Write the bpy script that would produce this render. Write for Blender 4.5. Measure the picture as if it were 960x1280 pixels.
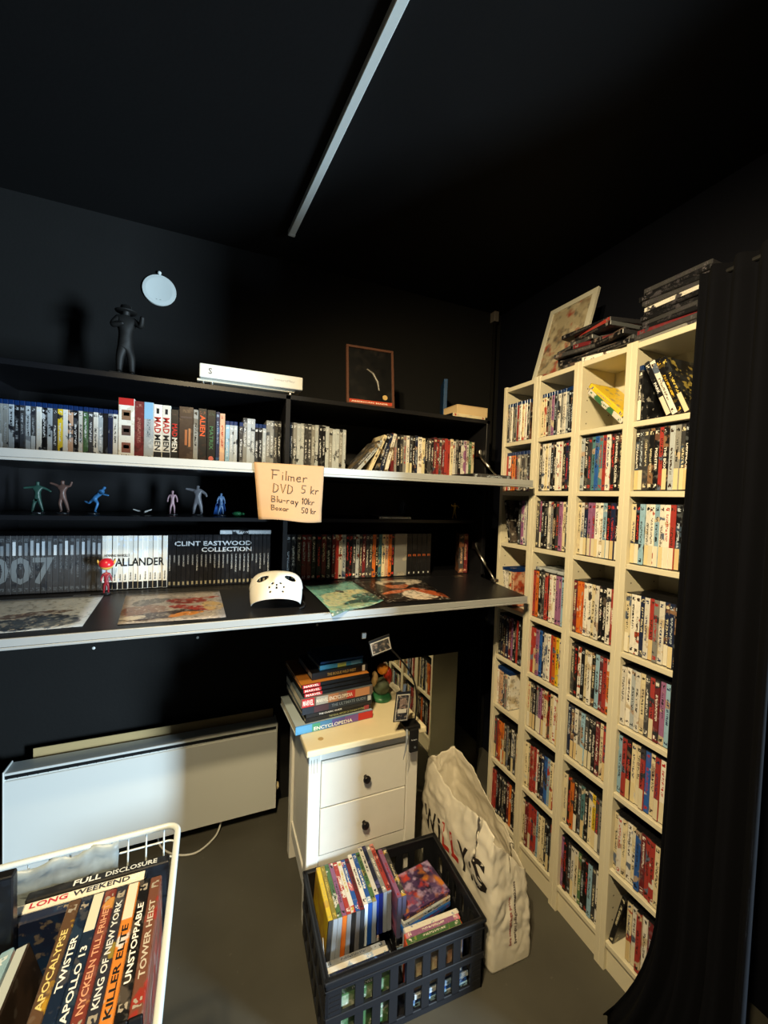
import bpy, bmesh, math, random
from mathutils import Vector, Matrix, Euler
random.seed(7)
R = math.radians
for o in list(bpy.data.objects): bpy.data.objects.remove(o)
scene = bpy.context.scene
COL = scene.collection

# ------------------------------------------------------------------ camera
cam = bpy.data.cameras.new('camera'); cam_ob = bpy.data.objects.new('camera', cam); COL.objects.link(cam_ob)
yaw, pitch, roll = 0.4004, -0.0352, 0.0338
fw = Vector((math.sin(yaw)*math.cos(pitch), math.cos(yaw)*math.cos(pitch), math.sin(pitch)))
rt = Vector((math.cos(yaw), -math.sin(yaw), 0)); up = rt.cross(fw)
rt2 = rt*math.cos(roll)+up*math.sin(roll); up2 = up*math.cos(roll)-rt*math.sin(roll)
m = Matrix((rt2, up2, -fw)).transposed().to_4x4(); m.translation = (-1.1916, -1.4788, 1.5105)
cam_ob.matrix_world = m
cam.sensor_fit = 'HORIZONTAL'; cam.sensor_width = 36; cam.lens = 36*503.8/960
cam.clip_start = 0.02
scene.camera = cam_ob

# ------------------------------------------------------------------ world, lights, exposure
world = bpy.data.worlds.new('world'); scene.world = world; world.use_nodes = True
bg = world.node_tree.nodes['Background']; bg.inputs[0].default_value = (0.55, 0.72, 1, 1); bg.inputs[1].default_value = 0.25
vs = scene.view_settings
vs.view_transform = 'Standard'; vs.look = 'None'; vs.exposure = 0.0; vs.gamma = 1; vs.use_curve_mapping = False

def area_light(name, loc, target, sx, sy, power, color):
    l = bpy.data.lights.new(name, 'AREA'); l.shape = 'RECTANGLE'; l.size = sx; l.size_y = sy
    l.energy = power; l.color = color
    o = bpy.data.objects.new(name, l); COL.objects.link(o); o.location = loc
    o.rotation_euler = (Vector(target)-Vector(loc)).to_track_quat('-Z', 'Y').to_euler()
    return o
# daylight falling in through the open doorway past the curtain
area_light('daylight', (2.2, -3.7, 0.85), (-1.1, 0.2, 0.8), 0.55, 1.4, 470, (0.66, 0.86, 1.0))

# ------------------------------------------------------------------ helpers
def lin(c):
    return c/12.92 if c <= 0.04045 else ((c+0.055)/1.055)**2.4
def hx(s):
    s = s.lstrip('#')
    return tuple(lin(int(s[i:i+2], 16)/255) for i in (0, 2, 4))

MATS = {}
def mat(name, color='#808080', rough=0.5, metal=0.0, noise=0.0, nscale=30.0, bump=0.0, bscale=200.0, spec=0.5, trans=0.0, coat=0.0, ior=1.45):
    if name in MATS: return MATS[name]
    M = bpy.data.materials.new(name); M.use_nodes = True
    nt = M.node_tree; b = nt.nodes['Principled BSDF']
    c = hx(color) if isinstance(color, str) else color
    b.inputs['Base Color'].default_value = (*c, 1); b.inputs['Roughness'].default_value = rough
    b.inputs['Metallic'].default_value = metal; b.inputs['Specular IOR Level'].default_value = spec
    b.inputs['Transmission Weight'].default_value = trans; b.inputs['Coat Weight'].default_value = coat
    b.inputs['IOR'].default_value = ior
    tc = nt.nodes.new('ShaderNodeTexCoord')
    if noise > 0:
        n = nt.nodes.new('ShaderNodeTexNoise'); n.inputs['Scale'].default_value = nscale; n.inputs['Detail'].default_value = 6
        nt.links.new(tc.outputs['Object'], n.inputs['Vector'])
        mx = nt.nodes.new('ShaderNodeMix'); mx.data_type = 'RGBA'
        mx.inputs['A'].default_value = (*[v*(1-noise) for v in c], 1); mx.inputs['B'].default_value = (*[min(1, v*(1+noise)) for v in c], 1)
        nt.links.new(n.outputs['Fac'], mx.inputs['Factor']); nt.links.new(mx.outputs['Result'], b.inputs['Base Color'])
    if bump > 0:
        n2 = nt.nodes.new('ShaderNodeTexNoise'); n2.inputs['Scale'].default_value = bscale; n2.inputs['Detail'].default_value = 4
        nt.links.new(tc.outputs['Object'], n2.inputs['Vector'])
        bp = nt.nodes.new('ShaderNodeBump'); bp.inputs['Strength'].default_value = bump; bp.inputs['Distance'].default_value = 0.002
        nt.links.new(n2.outputs['Fac'], bp.inputs['Height']); nt.links.new(bp.outputs['Normal'], b.inputs['Normal'])
    MATS[name] = M
    return M

def attr_mat(name, attr, rough=0.3, spec=0.5, coat=0.0):
    M = bpy.data.materials.new(name); M.use_nodes = True; nt = M.node_tree; b = nt.nodes['Principled BSDF']
    a = nt.nodes.new('ShaderNodeAttribute'); a.attribute_type = 'OBJECT'; a.attribute_name = attr
    nt.links.new(a.outputs['Color'], b.inputs['Base Color']); b.inputs['Roughness'].default_value = rough
    b.inputs['Specular IOR Level'].default_value = spec; b.inputs['Coat Weight'].default_value = coat
    return M

class NT:
    """tiny node builder"""
    def __init__(s, M): s.nt = M.node_tree
    def mk(s, t, **kw):
        n = s.nt.nodes.new(t)
        for k, v in kw.items(): setattr(n, k, v)
        return n
    def put(s, sock, v):
        if hasattr(v, 'is_output') or isinstance(v, bpy.types.NodeSocket): s.nt.links.new(v, sock)
        else: sock.default_value = v
    def math(s, op, a, b=0.0, clamp=False):
        n = s.mk('ShaderNodeMath', operation=op, use_clamp=clamp); s.put(n.inputs[0], a); s.put(n.inputs[1], b); return n.outputs[0]
    def rng(s, v, lo, hi):
        return s.math('MULTIPLY', s.math('GREATER_THAN', v, lo), s.math('LESS_THAN', v, hi))
    def mix(s, f, a, b):
        n = s.mk('ShaderNodeMix', data_type='RGBA'); s.put(n.inputs['Factor'], f); s.put(n.inputs['A'], a); s.put(n.inputs['B'], b); return n.outputs['Result']
    def noise(s, vec, w, scale, detail=2.0):
        n = s.mk('ShaderNodeTexNoise', noise_dimensions='4D'); s.put(n.inputs['Vector'], vec); s.put(n.inputs['W'], w)
        n.inputs['Scale'].default_value = scale; n.inputs['Detail'].default_value = detail; return n.outputs['Fac']
    def step(s, v, lo, hi):
        n = s.mk('ShaderNodeMapRange', clamp=True); s.put(n.inputs['Value'], v); n.inputs['From Min'].default_value = lo; n.inputs['From Max'].default_value = hi; return n.outputs['Result']
    def attr(s, name):
        return s.mk('ShaderNodeAttribute', attribute_type='OBJECT', attribute_name=name)

def make_sleeve_mat(joined=False):
    M = bpy.data.materials.new('printed_sleeve_joined' if joined else 'printed_sleeve'); M.use_nodes = True; N = NT(M); b = M.node_tree.nodes['Principled BSDF']
    tc = N.mk('ShaderNodeTexCoord'); sep = N.mk('ShaderNodeSeparateXYZ'); A = (lambda k: N.mk('ShaderNodeAttribute', attribute_type='GEOMETRY', attribute_name=k)) if joined else N.attr
    N.put(sep.inputs[0], A('gen').outputs['Vector'] if joined else tc.outputs['Generated'])
    gx, gy, gz = sep.outputs
    ob = A('loc').outputs['Vector'] if joined else tc.outputs['Object']
    c1, c2, c3 = (A(k).outputs['Vector' if joined else 'Color'] for k in ('c1', 'c2', 'c3'))
    sd = A('sd').outputs['Fac']; tt = A('tt').outputs['Fac']
    spine = N.math('LESS_THAN', gy, 0.02)
    big = N.noise(ob, sd, 26, 3)
    f_sp = N.step(big, 0.57, 0.60); f_cov = N.step(big, 0.44, 0.58)
    f = N.math('ADD', N.math('MULTIPLY', f_sp, spine), N.math('MULTIPLY', f_cov, N.math('SUBTRACT', 1.0, spine)))
    base = N.mix(f, c1, c2)
    fine = N.noise(ob, N.math('ADD', sd, 3.7), 60, 3)
    base = N.mix(N.math('MULTIPLY', N.step(fine, 0.57, 0.62), N.math('SUBTRACT', 0.5, N.math('MULTIPLY', spine, 0.38))), base, c3)
    # title lettering down the middle of the spine
    sc = N.mk('ShaderNodeVectorMath', operation='MULTIPLY'); N.put(sc.inputs[0], ob); sc.inputs[1].default_value = (0.55, 0.0, 1.0)
    let = N.step(N.noise(sc.outputs[0], sd, 400, 0), 0.485, 0.53)
    lo = N.math('ADD', 0.22, N.math('MULTIPLY', N.math('FRACT', N.math('MULTIPLY', sd, 1.7)), 0.22))
    band = N.math('MULTIPLY', N.math('GREATER_THAN', gz, lo), N.math('LESS_THAN', gz, N.math('ADD', lo, 0.42)))
    band = N.math('MULTIPLY', band, N.rng(gx, 0.31, 0.69)); band = N.math('MULTIPLY', band, spine)
    band = N.math('MULTIPLY', band, tt)
    base = N.mix(N.math('MULTIPLY', band, let), base, c3)
    for z0, z1 in ((0.90, 0.955), (0.04, 0.10)):
        k = N.math('MULTIPLY', N.math('MULTIPLY', N.rng(gz, z0, z1), N.rng(gx, 0.2, 0.8)), spine)
        base = N.mix(N.math('MULTIPLY', k, N.step(N.noise(ob, N.math('ADD', sd, 9.1), 210, 0), 0.46, 0.5)), base, c3)
    N.put(b.inputs['Base Color'], base)
    b.inputs['Roughness'].default_value = 0.32; b.inputs['Specular IOR Level'].default_value = 0.35
    return M
SLEEVE = make_sleeve_mat(); SLEEVE_J = make_sleeve_mat(True)
CASE = attr_mat('case_plastic', 'cc', 0.28, 0.5)
STICK = attr_mat('paper_sticker', 'c1', 0.7, 0.2)
INK = attr_mat('printed_lettering', 'ink', 0.5, 0.3)

def mesh_from(name, bm, m, smooth=False):
    me = bpy.data.meshes.new(name); bm.normal_update(); bm.to_mesh(me); bm.free()
    if m: me.materials.append(m)
    if smooth:
        for p in me.polygons: p.use_smooth = True
    return me

def link(name, me, parent=None, loc=(0, 0, 0), rot=(0, 0, 0)):
    o = bpy.data.objects.new(name, me); COL.objects.link(o)
    if parent: o.parent = parent
    o.location = loc; o.rotation_euler = rot
    return o

def obj(name, bm, m, parent=None, loc=(0, 0, 0), rot=(0, 0, 0), smooth=False):
    return link(name, mesh_from(name, bm, m, smooth), parent, loc, rot)

def empty(name, loc=(0, 0, 0), rot=(0, 0, 0), parent=None):
    o = bpy.data.objects.new(name, None); COL.objects.link(o); o.location = loc; o.rotation_euler = rot
    o.empty_display_size = 0.05
    if parent: o.parent = parent
    return o

def tag(o, label, cat, group=None):
    o['label'] = label; o['category'] = cat
    if group: o['group'] = group
    return o

def struct(o, label=None):
    o['kind'] = 'structure'
    if label: o['label'] = label
    return o

def bx(bm, x0, x1, y0, y1, z0, z1, bev=0.0, seg=1):
    vs = [bm.verts.new(p) for p in ((x0, y0, z0), (x1, y0, z0), (x1, y1, z0), (x0, y1, z0), (x0, y0, z1), (x1, y0, z1), (x1, y1, z1), (x0, y1, z1))]
    fs = [bm.faces.new([vs[i] for i in f]) for f in ((3, 2, 1, 0), (4, 5, 6, 7), (0, 1, 5, 4), (1, 2, 6, 5), (2, 3, 7, 6), (3, 0, 4, 7))]
    if bev > 0:
        es = list({e for f in fs for e in f.edges})
        bmesh.ops.bevel(bm, geom=es, offset=bev, segments=seg, affect='EDGES', profile=0.5)
    return bm

def box(x0, x1, y0, y1, z0, z1, bev=0.0, seg=1):
    return bx(bmesh.new(), x0, x1, y0, y1, z0, z1, bev, seg)

def tube(bm, pts, r, n=8, cap=True, closed=False):
    pts = [Vector(p) for p in pts]; rings = []
    k = len(pts)
    rad = r if isinstance(r, (list, tuple)) else [r]*k
    prev = None
    for i, p in enumerate(pts):
        if closed: d = (pts[(i+1) % k]-pts[i-1])
        else: d = pts[min(i+1, k-1)]-pts[max(i-1, 0)]
        d.normalize()
        if prev is None:
            a = Vector((0, 0, 1)) if abs(d.z) < 0.9 else Vector((1, 0, 0))
            u = d.cross(a).normalized()
        else:
            u = (prev-d*prev.dot(d)).normalized()
        prev = u; v = d.cross(u)
        rings.append([bm.verts.new(p+(u*math.cos(2*math.pi*j/n)+v*math.sin(2*math.pi*j/n))*rad[i]) for j in range(n)])
    for i in range(k if closed else k-1):
        a, b = rings[i], rings[(i+1) % k]
        for j in range(n): bm.faces.new((a[j], a[(j+1) % n], b[(j+1) % n], b[j]))
    if cap and not closed:
        bm.faces.new(list(reversed(rings[0]))); bm.faces.new(rings[-1])
    return bm

def smooth_pts(pts, n=6):
    P = [Vector(p) for p in pts]; P = [P[0]*2-P[1]]+P+[P[-1]*2-P[-2]]; out = []
    for i in range(1, len(P)-2):
        for k in range(n):
            t = k/n; a, b, c, d = P[i-1], P[i], P[i+1], P[i+2]
            out.append(.5*((2*b)+(c-a)*t+(2*a-5*b+4*c-d)*t*t+(3*b-a-3*c+d)*t**3))
    return out+[P[-2]]

def lathe(bm, prof, n=16, origin=(0, 0, 0), axis='Z'):
    o = Vector(origin); rings = []
    for r, h in prof:
        ring = []
        for j in range(n):
            a = 2*math.pi*j/n
            if axis == 'Z': p = Vector((r*math.cos(a), r*math.sin(a), h))
            elif axis == 'Y': p = Vector((r*math.cos(a), h, r*math.sin(a)))
            else: p = Vector((h, r*math.cos(a), r*math.sin(a)))
            ring.append(bm.verts.new(o+p))
        rings.append(ring)
    for a, b in zip(rings, rings[1:]):
        for j in range(n): bm.faces.new((a[j], a[(j+1) % n], b[(j+1) % n], b[j]))
    bm.faces.new(list(reversed(rings[0]))); bm.faces.new(rings[-1])
    bmesh.ops.recalc_face_normals(bm, faces=bm.faces[:])
    return bm

TXT = {}
def text_pts(s, thick=0.0):
    """flat text as a bmesh-ready (verts, faces) in its own unit box: x 0..w, y 0..1 (capital height 1)"""
    if s not in TXT:
        c = bpy.data.curves.new('lettering', 'FONT'); c.body = s; c.size = 1; c.resolution_u = 2; c.fill_mode = 'FRONT'; c.offset = 0.022
        o = bpy.data.objects.new('lettering', c); COL.objects.link(o)
        dg = bpy.context.evaluated_depsgraph_get()
        me = bpy.data.meshes.new_from_object(o.evaluated_get(dg))
        V = [tuple(v.co[:2]) for v in me.vertices]; F = [tuple(p.vertices) for p in me.polygons]
        bpy.data.objects.remove(o); bpy.data.curves.remove(c); bpy.data.meshes.remove(me)
        if V:
            x0 = min(v[0] for v in V); x1 = max(v[0] for v in V); y0 = min(v[1] for v in V); y1 = max(v[1] for v in V)
        else: x0, x1, y0, y1 = 0, 1, 0, 1
        TXT[s] = ([((a-x0), (b-y0)) for a, b in V], F, x1-x0, y1-y0)
    return TXT[s]

def text_bm(s, w, h, origin, xdir, ydir, clip=None, shear=0.0, bm=None):
    """text fitted into w x h at origin; xdir = reading direction, ydir = letter up. clip=(lo,hi) keeps only that slice along xdir (metres)"""
    V, F, tw, th = text_pts(s)
    xdir = Vector(xdir).normalized(); ydir = Vector(ydir).normalized(); origin = Vector(origin)
    t = bmesh.new()
    vs = [t.verts.new((a/tw*w+shear*b/th*h, b/th*h, 0)) for a, b in V]
    for f in F:
        try: t.faces.new([vs[i] for i in f])
        except ValueError: pass
    if clip:
        for x, n in ((clip[0], (-1, 0, 0)), (clip[1], (1, 0, 0))):
            bmesh.ops.bisect_plane(t, geom=t.verts[:]+t.edges[:]+t.faces[:], plane_co=(x, 0, 0), plane_no=n, clear_outer=True)
    if bm is None: bm = bmesh.new()
    mp = {v: bm.verts.new(origin+xdir*v.co.x+ydir*v.co.y) for v in t.verts}
    nrm = xdir.cross(ydir)
    for f in t.faces:
        nf = bm.faces.new([mp[v] for v in f.verts]); nf.normal_update()
        if nf.normal.dot(nrm) < 0: nf.normal_flip()
    t.free()
    return bm

def lettering(parent, s, w, h, origin, xdir, ydir, ink='#f0f0f0', clip=None, shear=0.0, name='lettering'):
    bm = text_bm(s, w, h, origin, xdir, ydir, clip, shear)
    if not bm.faces: bm.free(); return None
    o = obj(name, bm, INK, parent); o['ink'] = list(hx(ink))
    return o

# ------------------------------------------------------------------ materials
BLACKWALL = mat('black_wall_paint', '#191919', 0.75, noise=0.10, nscale=9, bump=0.25, bscale=90, spec=0.25)
BLACKCEIL = mat('black_ceiling_paint', '#141415', 0.8, noise=0.1, nscale=7, bump=0.2, bscale=80, spec=0.2)
NAVYWALL = mat('dark_navy_wall_paint', '#070a16', 0.75, noise=0.1, nscale=8, bump=0.2, bscale=90, spec=0.25)
WHITEBOARD = mat('white_foil_board', '#ded6bc', 0.45, noise=0.03, nscale=14, spec=0.4)
BLACKBOARD = mat('black_cabinet_foil', '#17171a', 0.35, noise=0.06, nscale=60, spec=0.45)
EDGE = mat('pale_silver_edge', '#a6aaac', 0.42, metal=0.15, noise=0.05, nscale=30)
CHESTW = mat('white_painted_wood', '#e4e2da', 0.45, noise=0.04, nscale=25, spec=0.4)
CHESTTOP = mat('worn_cream_tabletop', '#e6d9b4', 0.5, noise=0.06, nscale=20, spec=0.4)
METAL = mat('steel', '#b9b6ae', 0.3, metal=1.0)
DARKMETAL = mat('dark_pewter', '#2f2b2a', 0.3, metal=0.8)
BLACKPL = mat('black_crate_plastic', '#1b1c21', 0.42, noise=0.05, nscale=50, spec=0.5)
WHITEWIRE = mat('white_powder_coat', '#c6d0d4', 0.35, spec=0.5)
HEATER = mat('white_heater_enamel', '#d8dcda', 0.35, spec=0.5)
BLACKMATTE = mat('black_matte', '#0d0d0e', 0.6)
PAPERTAN = mat('tan_wrapping_paper', '#a58666', 0.8, noise=0.06, nscale=40, bump=0.15, bscale=60, spec=0.2)

def floor_mat():
    M = bpy.data.materials.new('grey_vinyl_floor'); M.use_nodes = True; N = NT(M); b = M.node_tree.nodes['Principled BSDF']
    tc = N.mk('ShaderNodeTexCoord'); ob = tc.outputs['Object']
    a = N.mix(N.step(N.noise(ob, 0.3, 3.0, 5), 0.35, 0.65), (*hx('#48463f'), 1), (*hx('#54524a'), 1))
    a = N.mix(N.math('MULTIPLY', N.step(N.noise(ob, 2.0, 55, 2), 0.68, 0.72), 0.5), a, (*hx('#64625a'), 1))
    N.put(b.inputs['Base Color'], a); b.inputs['Roughness'].default_value = 0.5; b.inputs['Specular IOR Level'].default_value = 0.35
    return M

# ------------------------------------------------------------------ room
ZC = 2.61; YB = 0.5; XR = 0.355; XL = -2.75; YF = -2.9
struct(obj('floor', box(XL, XR, YF, YB, -0.05, 0), floor_mat()), 'smooth grey-brown floor')
struct(obj('ceiling', box(XL-.1, XR+.1, YF-.1, YB+.1, ZC, ZC+0.06), BLACKCEIL), 'matte black ceiling')
wb = struct(obj('wall_back', box(XL-.1, XR+.1, YB, YB+.1, 0, ZC), BLACKWALL), 'black painted back wall')
struct(obj('wall_left', box(XL-.1, XL, YF, YB, 0, ZC), BLACKWALL))
struct(obj('wall_front', box(XL-.1, XR+.1, YF-.1, YF, 0, ZC), BLACKWALL))
bm = box(XR, XR+.1, -1.38, YB, 0, ZC); bx(bm, XR, XR+.1, YF, -2.55, 0, ZC); bx(bm, XR, XR+.1, -2.55, -1.38, 2.08, ZC)
struct(obj('wall_right', bm, NAVYWALL), 'very dark navy right wall behind the bookcases')
bm = box(XR-.012, XR, -1.38, -1.32, 0, 2.14); bx(bm, XR-.012, XR, -2.61, -2.55, 0, 2.14); bx(bm, XR-.012, XR, -2.55, -1.38, 2.08, 2.14)
struct(obj('trim_1', bm, mat('dark_door_trim', '#1b1b1f', 0.5)), 'dark doorway trim')
for x, z in ((-1.639, .848), (-1.248, .851), (-0.70, .858)):
    o = obj('screw_cap', lathe(bmesh.new(), [(0.006, 0), (0.006, -0.002), (0.003, -0.004)], 10, (x, YB, z), 'Y'), mat('white_plastic', '#e6e6e2', 0.4), wb)
# corner pipe
pr = tag(empty('corner_pipe', (0.29, 0.47, 0)), 'thin black vertical pipe in the far corner above the shelf unit', 'pipe')
obj('pipe', tube(bmesh.new(), [(0, 0, 0.0), (0, 0, 2.55)], 0.011, 10), mat('black_gloss_pipe', '#1a1918', 0.3), pr, smooth=True)
obj('bracket', box(-0.012, 0.018, -0.012, 0.03, 2.55, 2.607, 0.002), mat('grey_bracket', '#77706a', 0.5), pr)
# ceiling light rail
rl = tag(empty('ceiling_rail', (-0.912, 0.262, ZC), (0, 0, R(5.0))), 'long slim white rail across the black ceiling', 'rail')
obj('rail', box(-0.013, 0.013, -2.6, 0, -0.022, 0, 0.002), mat('white_rail', '#e4ecea', 0.4), rl)
obj('end_cap', box(-0.0145, 0.0145, -0.004, 0.012, -0.0235, 0, 0.002), mat('white_rail_cap', '#d9dedc', 0.4), rl)
LAMP_EMIT = bpy.data.materials.new('warm_lamp_glass'); LAMP_EMIT.use_nodes = True
_b = LAMP_EMIT.node_tree.nodes['Principled BSDF']; _b.inputs['Emission Color'].default_value = (1, 0.72, 0.36, 1); _b.inputs['Emission Strength'].default_value = 12
cs = tag(empty('ceiling_spotlight', (-1.44, -1.44, ZC)), 'white ceiling spotlight with two warm lamp heads', 'spotlight')
obj('ceiling_plate', box(-0.03, 0.03, -0.16, 0.16, -0.025, 0, 0.003), MATS['white_rail'], cs)
def spot_head(y, target, power):
    obj('stem', tube(bmesh.new(), [(0, y, -0.02), (0, y, -0.075)], 0.006, 8), MATS['white_rail'], cs)
    w = Vector(cs.location)+Vector((0, y, -0.11))
    d = (Vector(target)-w).normalized(); q = d.to_track_quat('-Z', 'Y')
    sh = obj('lamp_shade', lathe(bmesh.new(), [(0.02, 0.05), (0.036, 0.04), (0.04, -0.05), (0.037, -0.05), (0.033, 0.0)], 20), MATS['white_rail'], cs, (0, y, -0.11), q.to_euler(), True)
    obj('lamp_glass', lathe(bmesh.new(), [(0.030, -0.030), (0.030, -0.036)], 20), LAMP_EMIT, sh)
    l = bpy.data.lights.new('warm_spot', 'SPOT'); l.energy = power; l.color = (1.0, 0.78, 0.44); l.spot_size = R(112); l.spot_blend = 0.9; l.shadow_soft_size = 0.028
    lo = bpy.data.objects.new('warm_spot', l); COL.objects.link(lo); lo.location = w+d*0.065; lo.rotation_euler = q.to_euler()
spot_head(0.11, (0.0, -0.40, 0.80), 136)
spot_head(-0.11, (-0.1, -0.25, 0.55), 106)

# ------------------------------------------------------------------ cases (DVD / Blu-ray / box sets)
PAL = {'K': '#17171a', 'W': '#e2ded4', 'R': '#a53a34', 'O': '#d0702c', 'B': '#2c5ca8', 'N': '#1e2744', 'L': '#8fb4cc', 'Y': '#e0c030',
       'G': '#8c8c88', 'D': '#3e3e40', 'C': '#ddd0ac', 'P': '#94628a', 'T': '#4f7d84', 'M': '#6e2429', 'E': '#4c7048', 'S': '#b4bcc2', 'F': '#c9a184'}
NAMEC = {'K': 'black', 'W': 'white', 'R': 'red', 'O': 'orange', 'B': 'blue', 'N': 'navy', 'L': 'light-blue', 'Y': 'yellow', 'G': 'grey',
         'D': 'dark-grey', 'C': 'cream', 'P': 'purple', 'T': 'teal', 'M': 'maroon', 'E': 'green', 'S': 'silver', 'F': 'peach'}
ORD = ['first', 'second', 'third', 'fourth', 'fifth', 'sixth', 'seventh', 'eighth', 'ninth', 'tenth', 'eleventh', 'twelfth', 'thirteenth',
       'fourteenth', 'fifteenth', 'sixteenth', 'seventeenth', 'eighteenth', 'nineteenth', 'twentieth', 'twenty-first', 'twenty-second', 'twenty-third',
       'twenty-fourth', 'twenty-fifth', 'twenty-sixth', 'twenty-seventh', 'twenty-eighth', 'twenty-ninth', 'thirtieth']
CM = {}
def case_meshes(w, h, d, top=0.003):
    k = (round(w, 4), round(h, 4), round(d, 4), top)
    if k not in CM:
        a = mesh_from('case', box(-w/2, w/2, 0, d, 0, h, 0.0013, 1), CASE)
        e = 0.0005; b = bmesh.new(); z0, z1 = 0.003, h-top; x = w/2+e; dd = d-0.003
        P = [(-x, dd), (-x, 0.0012), (-x+0.0016, -e), (x-0.0016, -e), (x, 0.0012), (x, dd)]
        vs = [(b.verts.new((p[0], p[1], z0)), b.verts.new((p[0], p[1], z1))) for p in P]
        for i in range(5): b.faces.new((vs[i][0], vs[i+1][0], vs[i+1][1], vs[i][1]))
        s = mesh_from('sleeve', b, SLEEVE)
        q = bmesh.new(); sx = w/2-0.0012
        q.faces.new([q.verts.new(p) for p in ((-sx, -0.0009, 0.004), (sx, -0.0009, 0.004), (sx, -0.0009, 0.064), (-sx, -0.0009, 0.064))])
        t = mesh_from('price_sticker', q, STICK)
        CM[k] = (a, s, t)
    return CM[k]

JOIN = []
SIZES = {'dvd': (0.0145, 0.190, 0.135, 0.003), 'blu': (0.0130, 0.171, 0.135, 0.015), 'cd': (0.0104, 0.125, 0.142, 0.001)}
def case(kind, loc, rot, code, label, group, cat='DVD case', size=None, c2=None, c3=None, cc=None, sticker=None, name=None, title=None, ink='#f0f0f0', tt=1.0, tsize=0.5, join=False, tc=.5, tl=.72):
    w, h, d, top = size if size else SIZES[kind]
    A, S, T = case_meshes(w, h, d, top)
    if join:
        base = hx(PAL.get(code, code)); j = random.uniform(0.85, 1.12); dark = sum(base) < 0.35
        c2 = c2 or random.choice(['#5a5048', '#3a4a5e', '#6a4a3c', '#2a2c30', '#8a6a50', '#503038'] if dark else ['#c8b89a', '#b09a86', '#a8482e', '#5e6a80', '#d8d4c8', '#3a3a40'])
        c3 = c3 or random.choice(['#e8e4da', '#e8e4da', '#d8cfae', '#c83a30', '#b8c4d0'] if dark else ['#17171a', '#17171a', '#b02822', '#20305a', '#3a2a20'])
        JOIN.append(((w, h, d, top), loc, rot, [min(1, v*j) for v in base], hx(c2), hx(c3), hx(cc or '#141417'), random.uniform(0, 90), tt, sticker))
        return None
    name = name or {'dvd': 'dvd_case', 'blu': 'bluray_case', 'cd': 'jewel_case', 'box': 'box_set', 'book': 'book'}[kind]
    r = link(name, A, None, loc, rot); tag(r, label, cat, group)
    if cc is None: cc = {'blu': '#0e2c5e', 'dvd': '#141417', 'cd': '#4a4d50', 'box': '#2a2a2c', 'book': '#d8d2c2'}[kind]
    r['cc'] = list(hx(cc))
    s = link('sleeve', S, r)
    base = hx(PAL.get(code, code)); j = random.uniform(0.85, 1.12)
    s['c1'] = [min(1, v*j) for v in base]
    dark = sum(base) < 0.35
    if c2 is None: c2 = random.choice(['#5a5048', '#3a4a5e', '#6a4a3c', '#2a2c30', '#8a6a50', '#503038'] if dark else ['#c8b89a', '#b09a86', '#a8482e', '#5e6a80', '#d8d4c8', '#3a3a40'])
    if c3 is None: c3 = random.choice(['#e8e4da', '#e8e4da', '#d8cfae', '#c83a30', '#b8c4d0'] if dark else ['#17171a', '#17171a', '#b02822', '#20305a', '#3a2a20'])
    s['c2'] = list(hx(c2)); s['c3'] = list(hx(c3)); s['sd'] = random.uniform(0, 90); s['tt'] = tt
    if sticker:
        k = link('price_sticker', T, r); k['c1'] = list(hx(sticker))
    if title:
        lt = tsize*w; L = min(h*tl, 0.0115*len(title)*lt/0.009)
        lettering(r, title, L, lt, (-lt/2, -0.0011, h*tc+L/2), (0, 0, -1), (1, 0, 0), ink)
    return r

# ------------------------------------------------------------------ bookcases along the right wall
SH = [1.772, 1.557, 1.330, 1.050, 0.818, 0.595, 0.342, 0.100]
PW = 0.018; DEP = 0.17
KN = ['in the far corner', 'third from the curtain', 'second from the curtain', 'beside the curtain']
KS = ['corner bookcase', 'bookcase third from the curtain', 'bookcase second from the curtain', 'bookcase beside the curtain']
DOT = mat('peg_hole_shadow', '#6b6450', 0.8)
hole = bmesh.new()
for ty in (0.03, 0.14):
    for k in range(44):
        z = 0.16+k*0.041
        for side in (-1, 1):
            pass
        lathe(hole, [(0.0028, 0.0), (0.0028, -0.0003)], 6, (ty, -0.018, z), 'Y')
hole_me = mesh_from('peg_holes', hole, DOT)
sp_me = mesh_from('side_panel', box(0, DEP, -PW, 0, 0, 2.02, 0.0012), WHITEBOARD)
shelf_me = mesh_from('shelf', box(0.002, DEP-0.006, -0.182, -0.018, -0.017, 0, 0.0012), WHITEBOARD)
top_me = mesh_from('top_board', box(0.002, DEP-0.004, -0.182, -0.018, 1.996, 2.014, 0.0012), WHITEBOARD)
back_me = mesh_from('back_panel', box(DEP-0.006, DEP-0.002, -0.182, -0.018, 0.02, 2.0), WHITEBOARD)
pl_me = mesh_from('plinth', box(0.012, 0.028, -0.182, -0.018, 0, 0.073, 0.001), WHITEBOARD)
for c in range(4):
    b = tag(empty('bookcase', (0, -0.2*c, 0)), 'tall narrow white media bookcase ' + KN[c], 'bookcase', 'tall white media bookcases')
    link('side_panel', sp_me, b); link('side_panel', sp_me, b, (0, -0.2+PW, 0))
    link('top_board', top_me, b); link('back_panel', back_me, b); link('plinth', pl_me, b)
    for i, z in enumerate(SH): link('shelf', shelf_me, b, (0, 0, z))
    link('peg_holes', hole_me, b)['kind'] = 'stuff'

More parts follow.
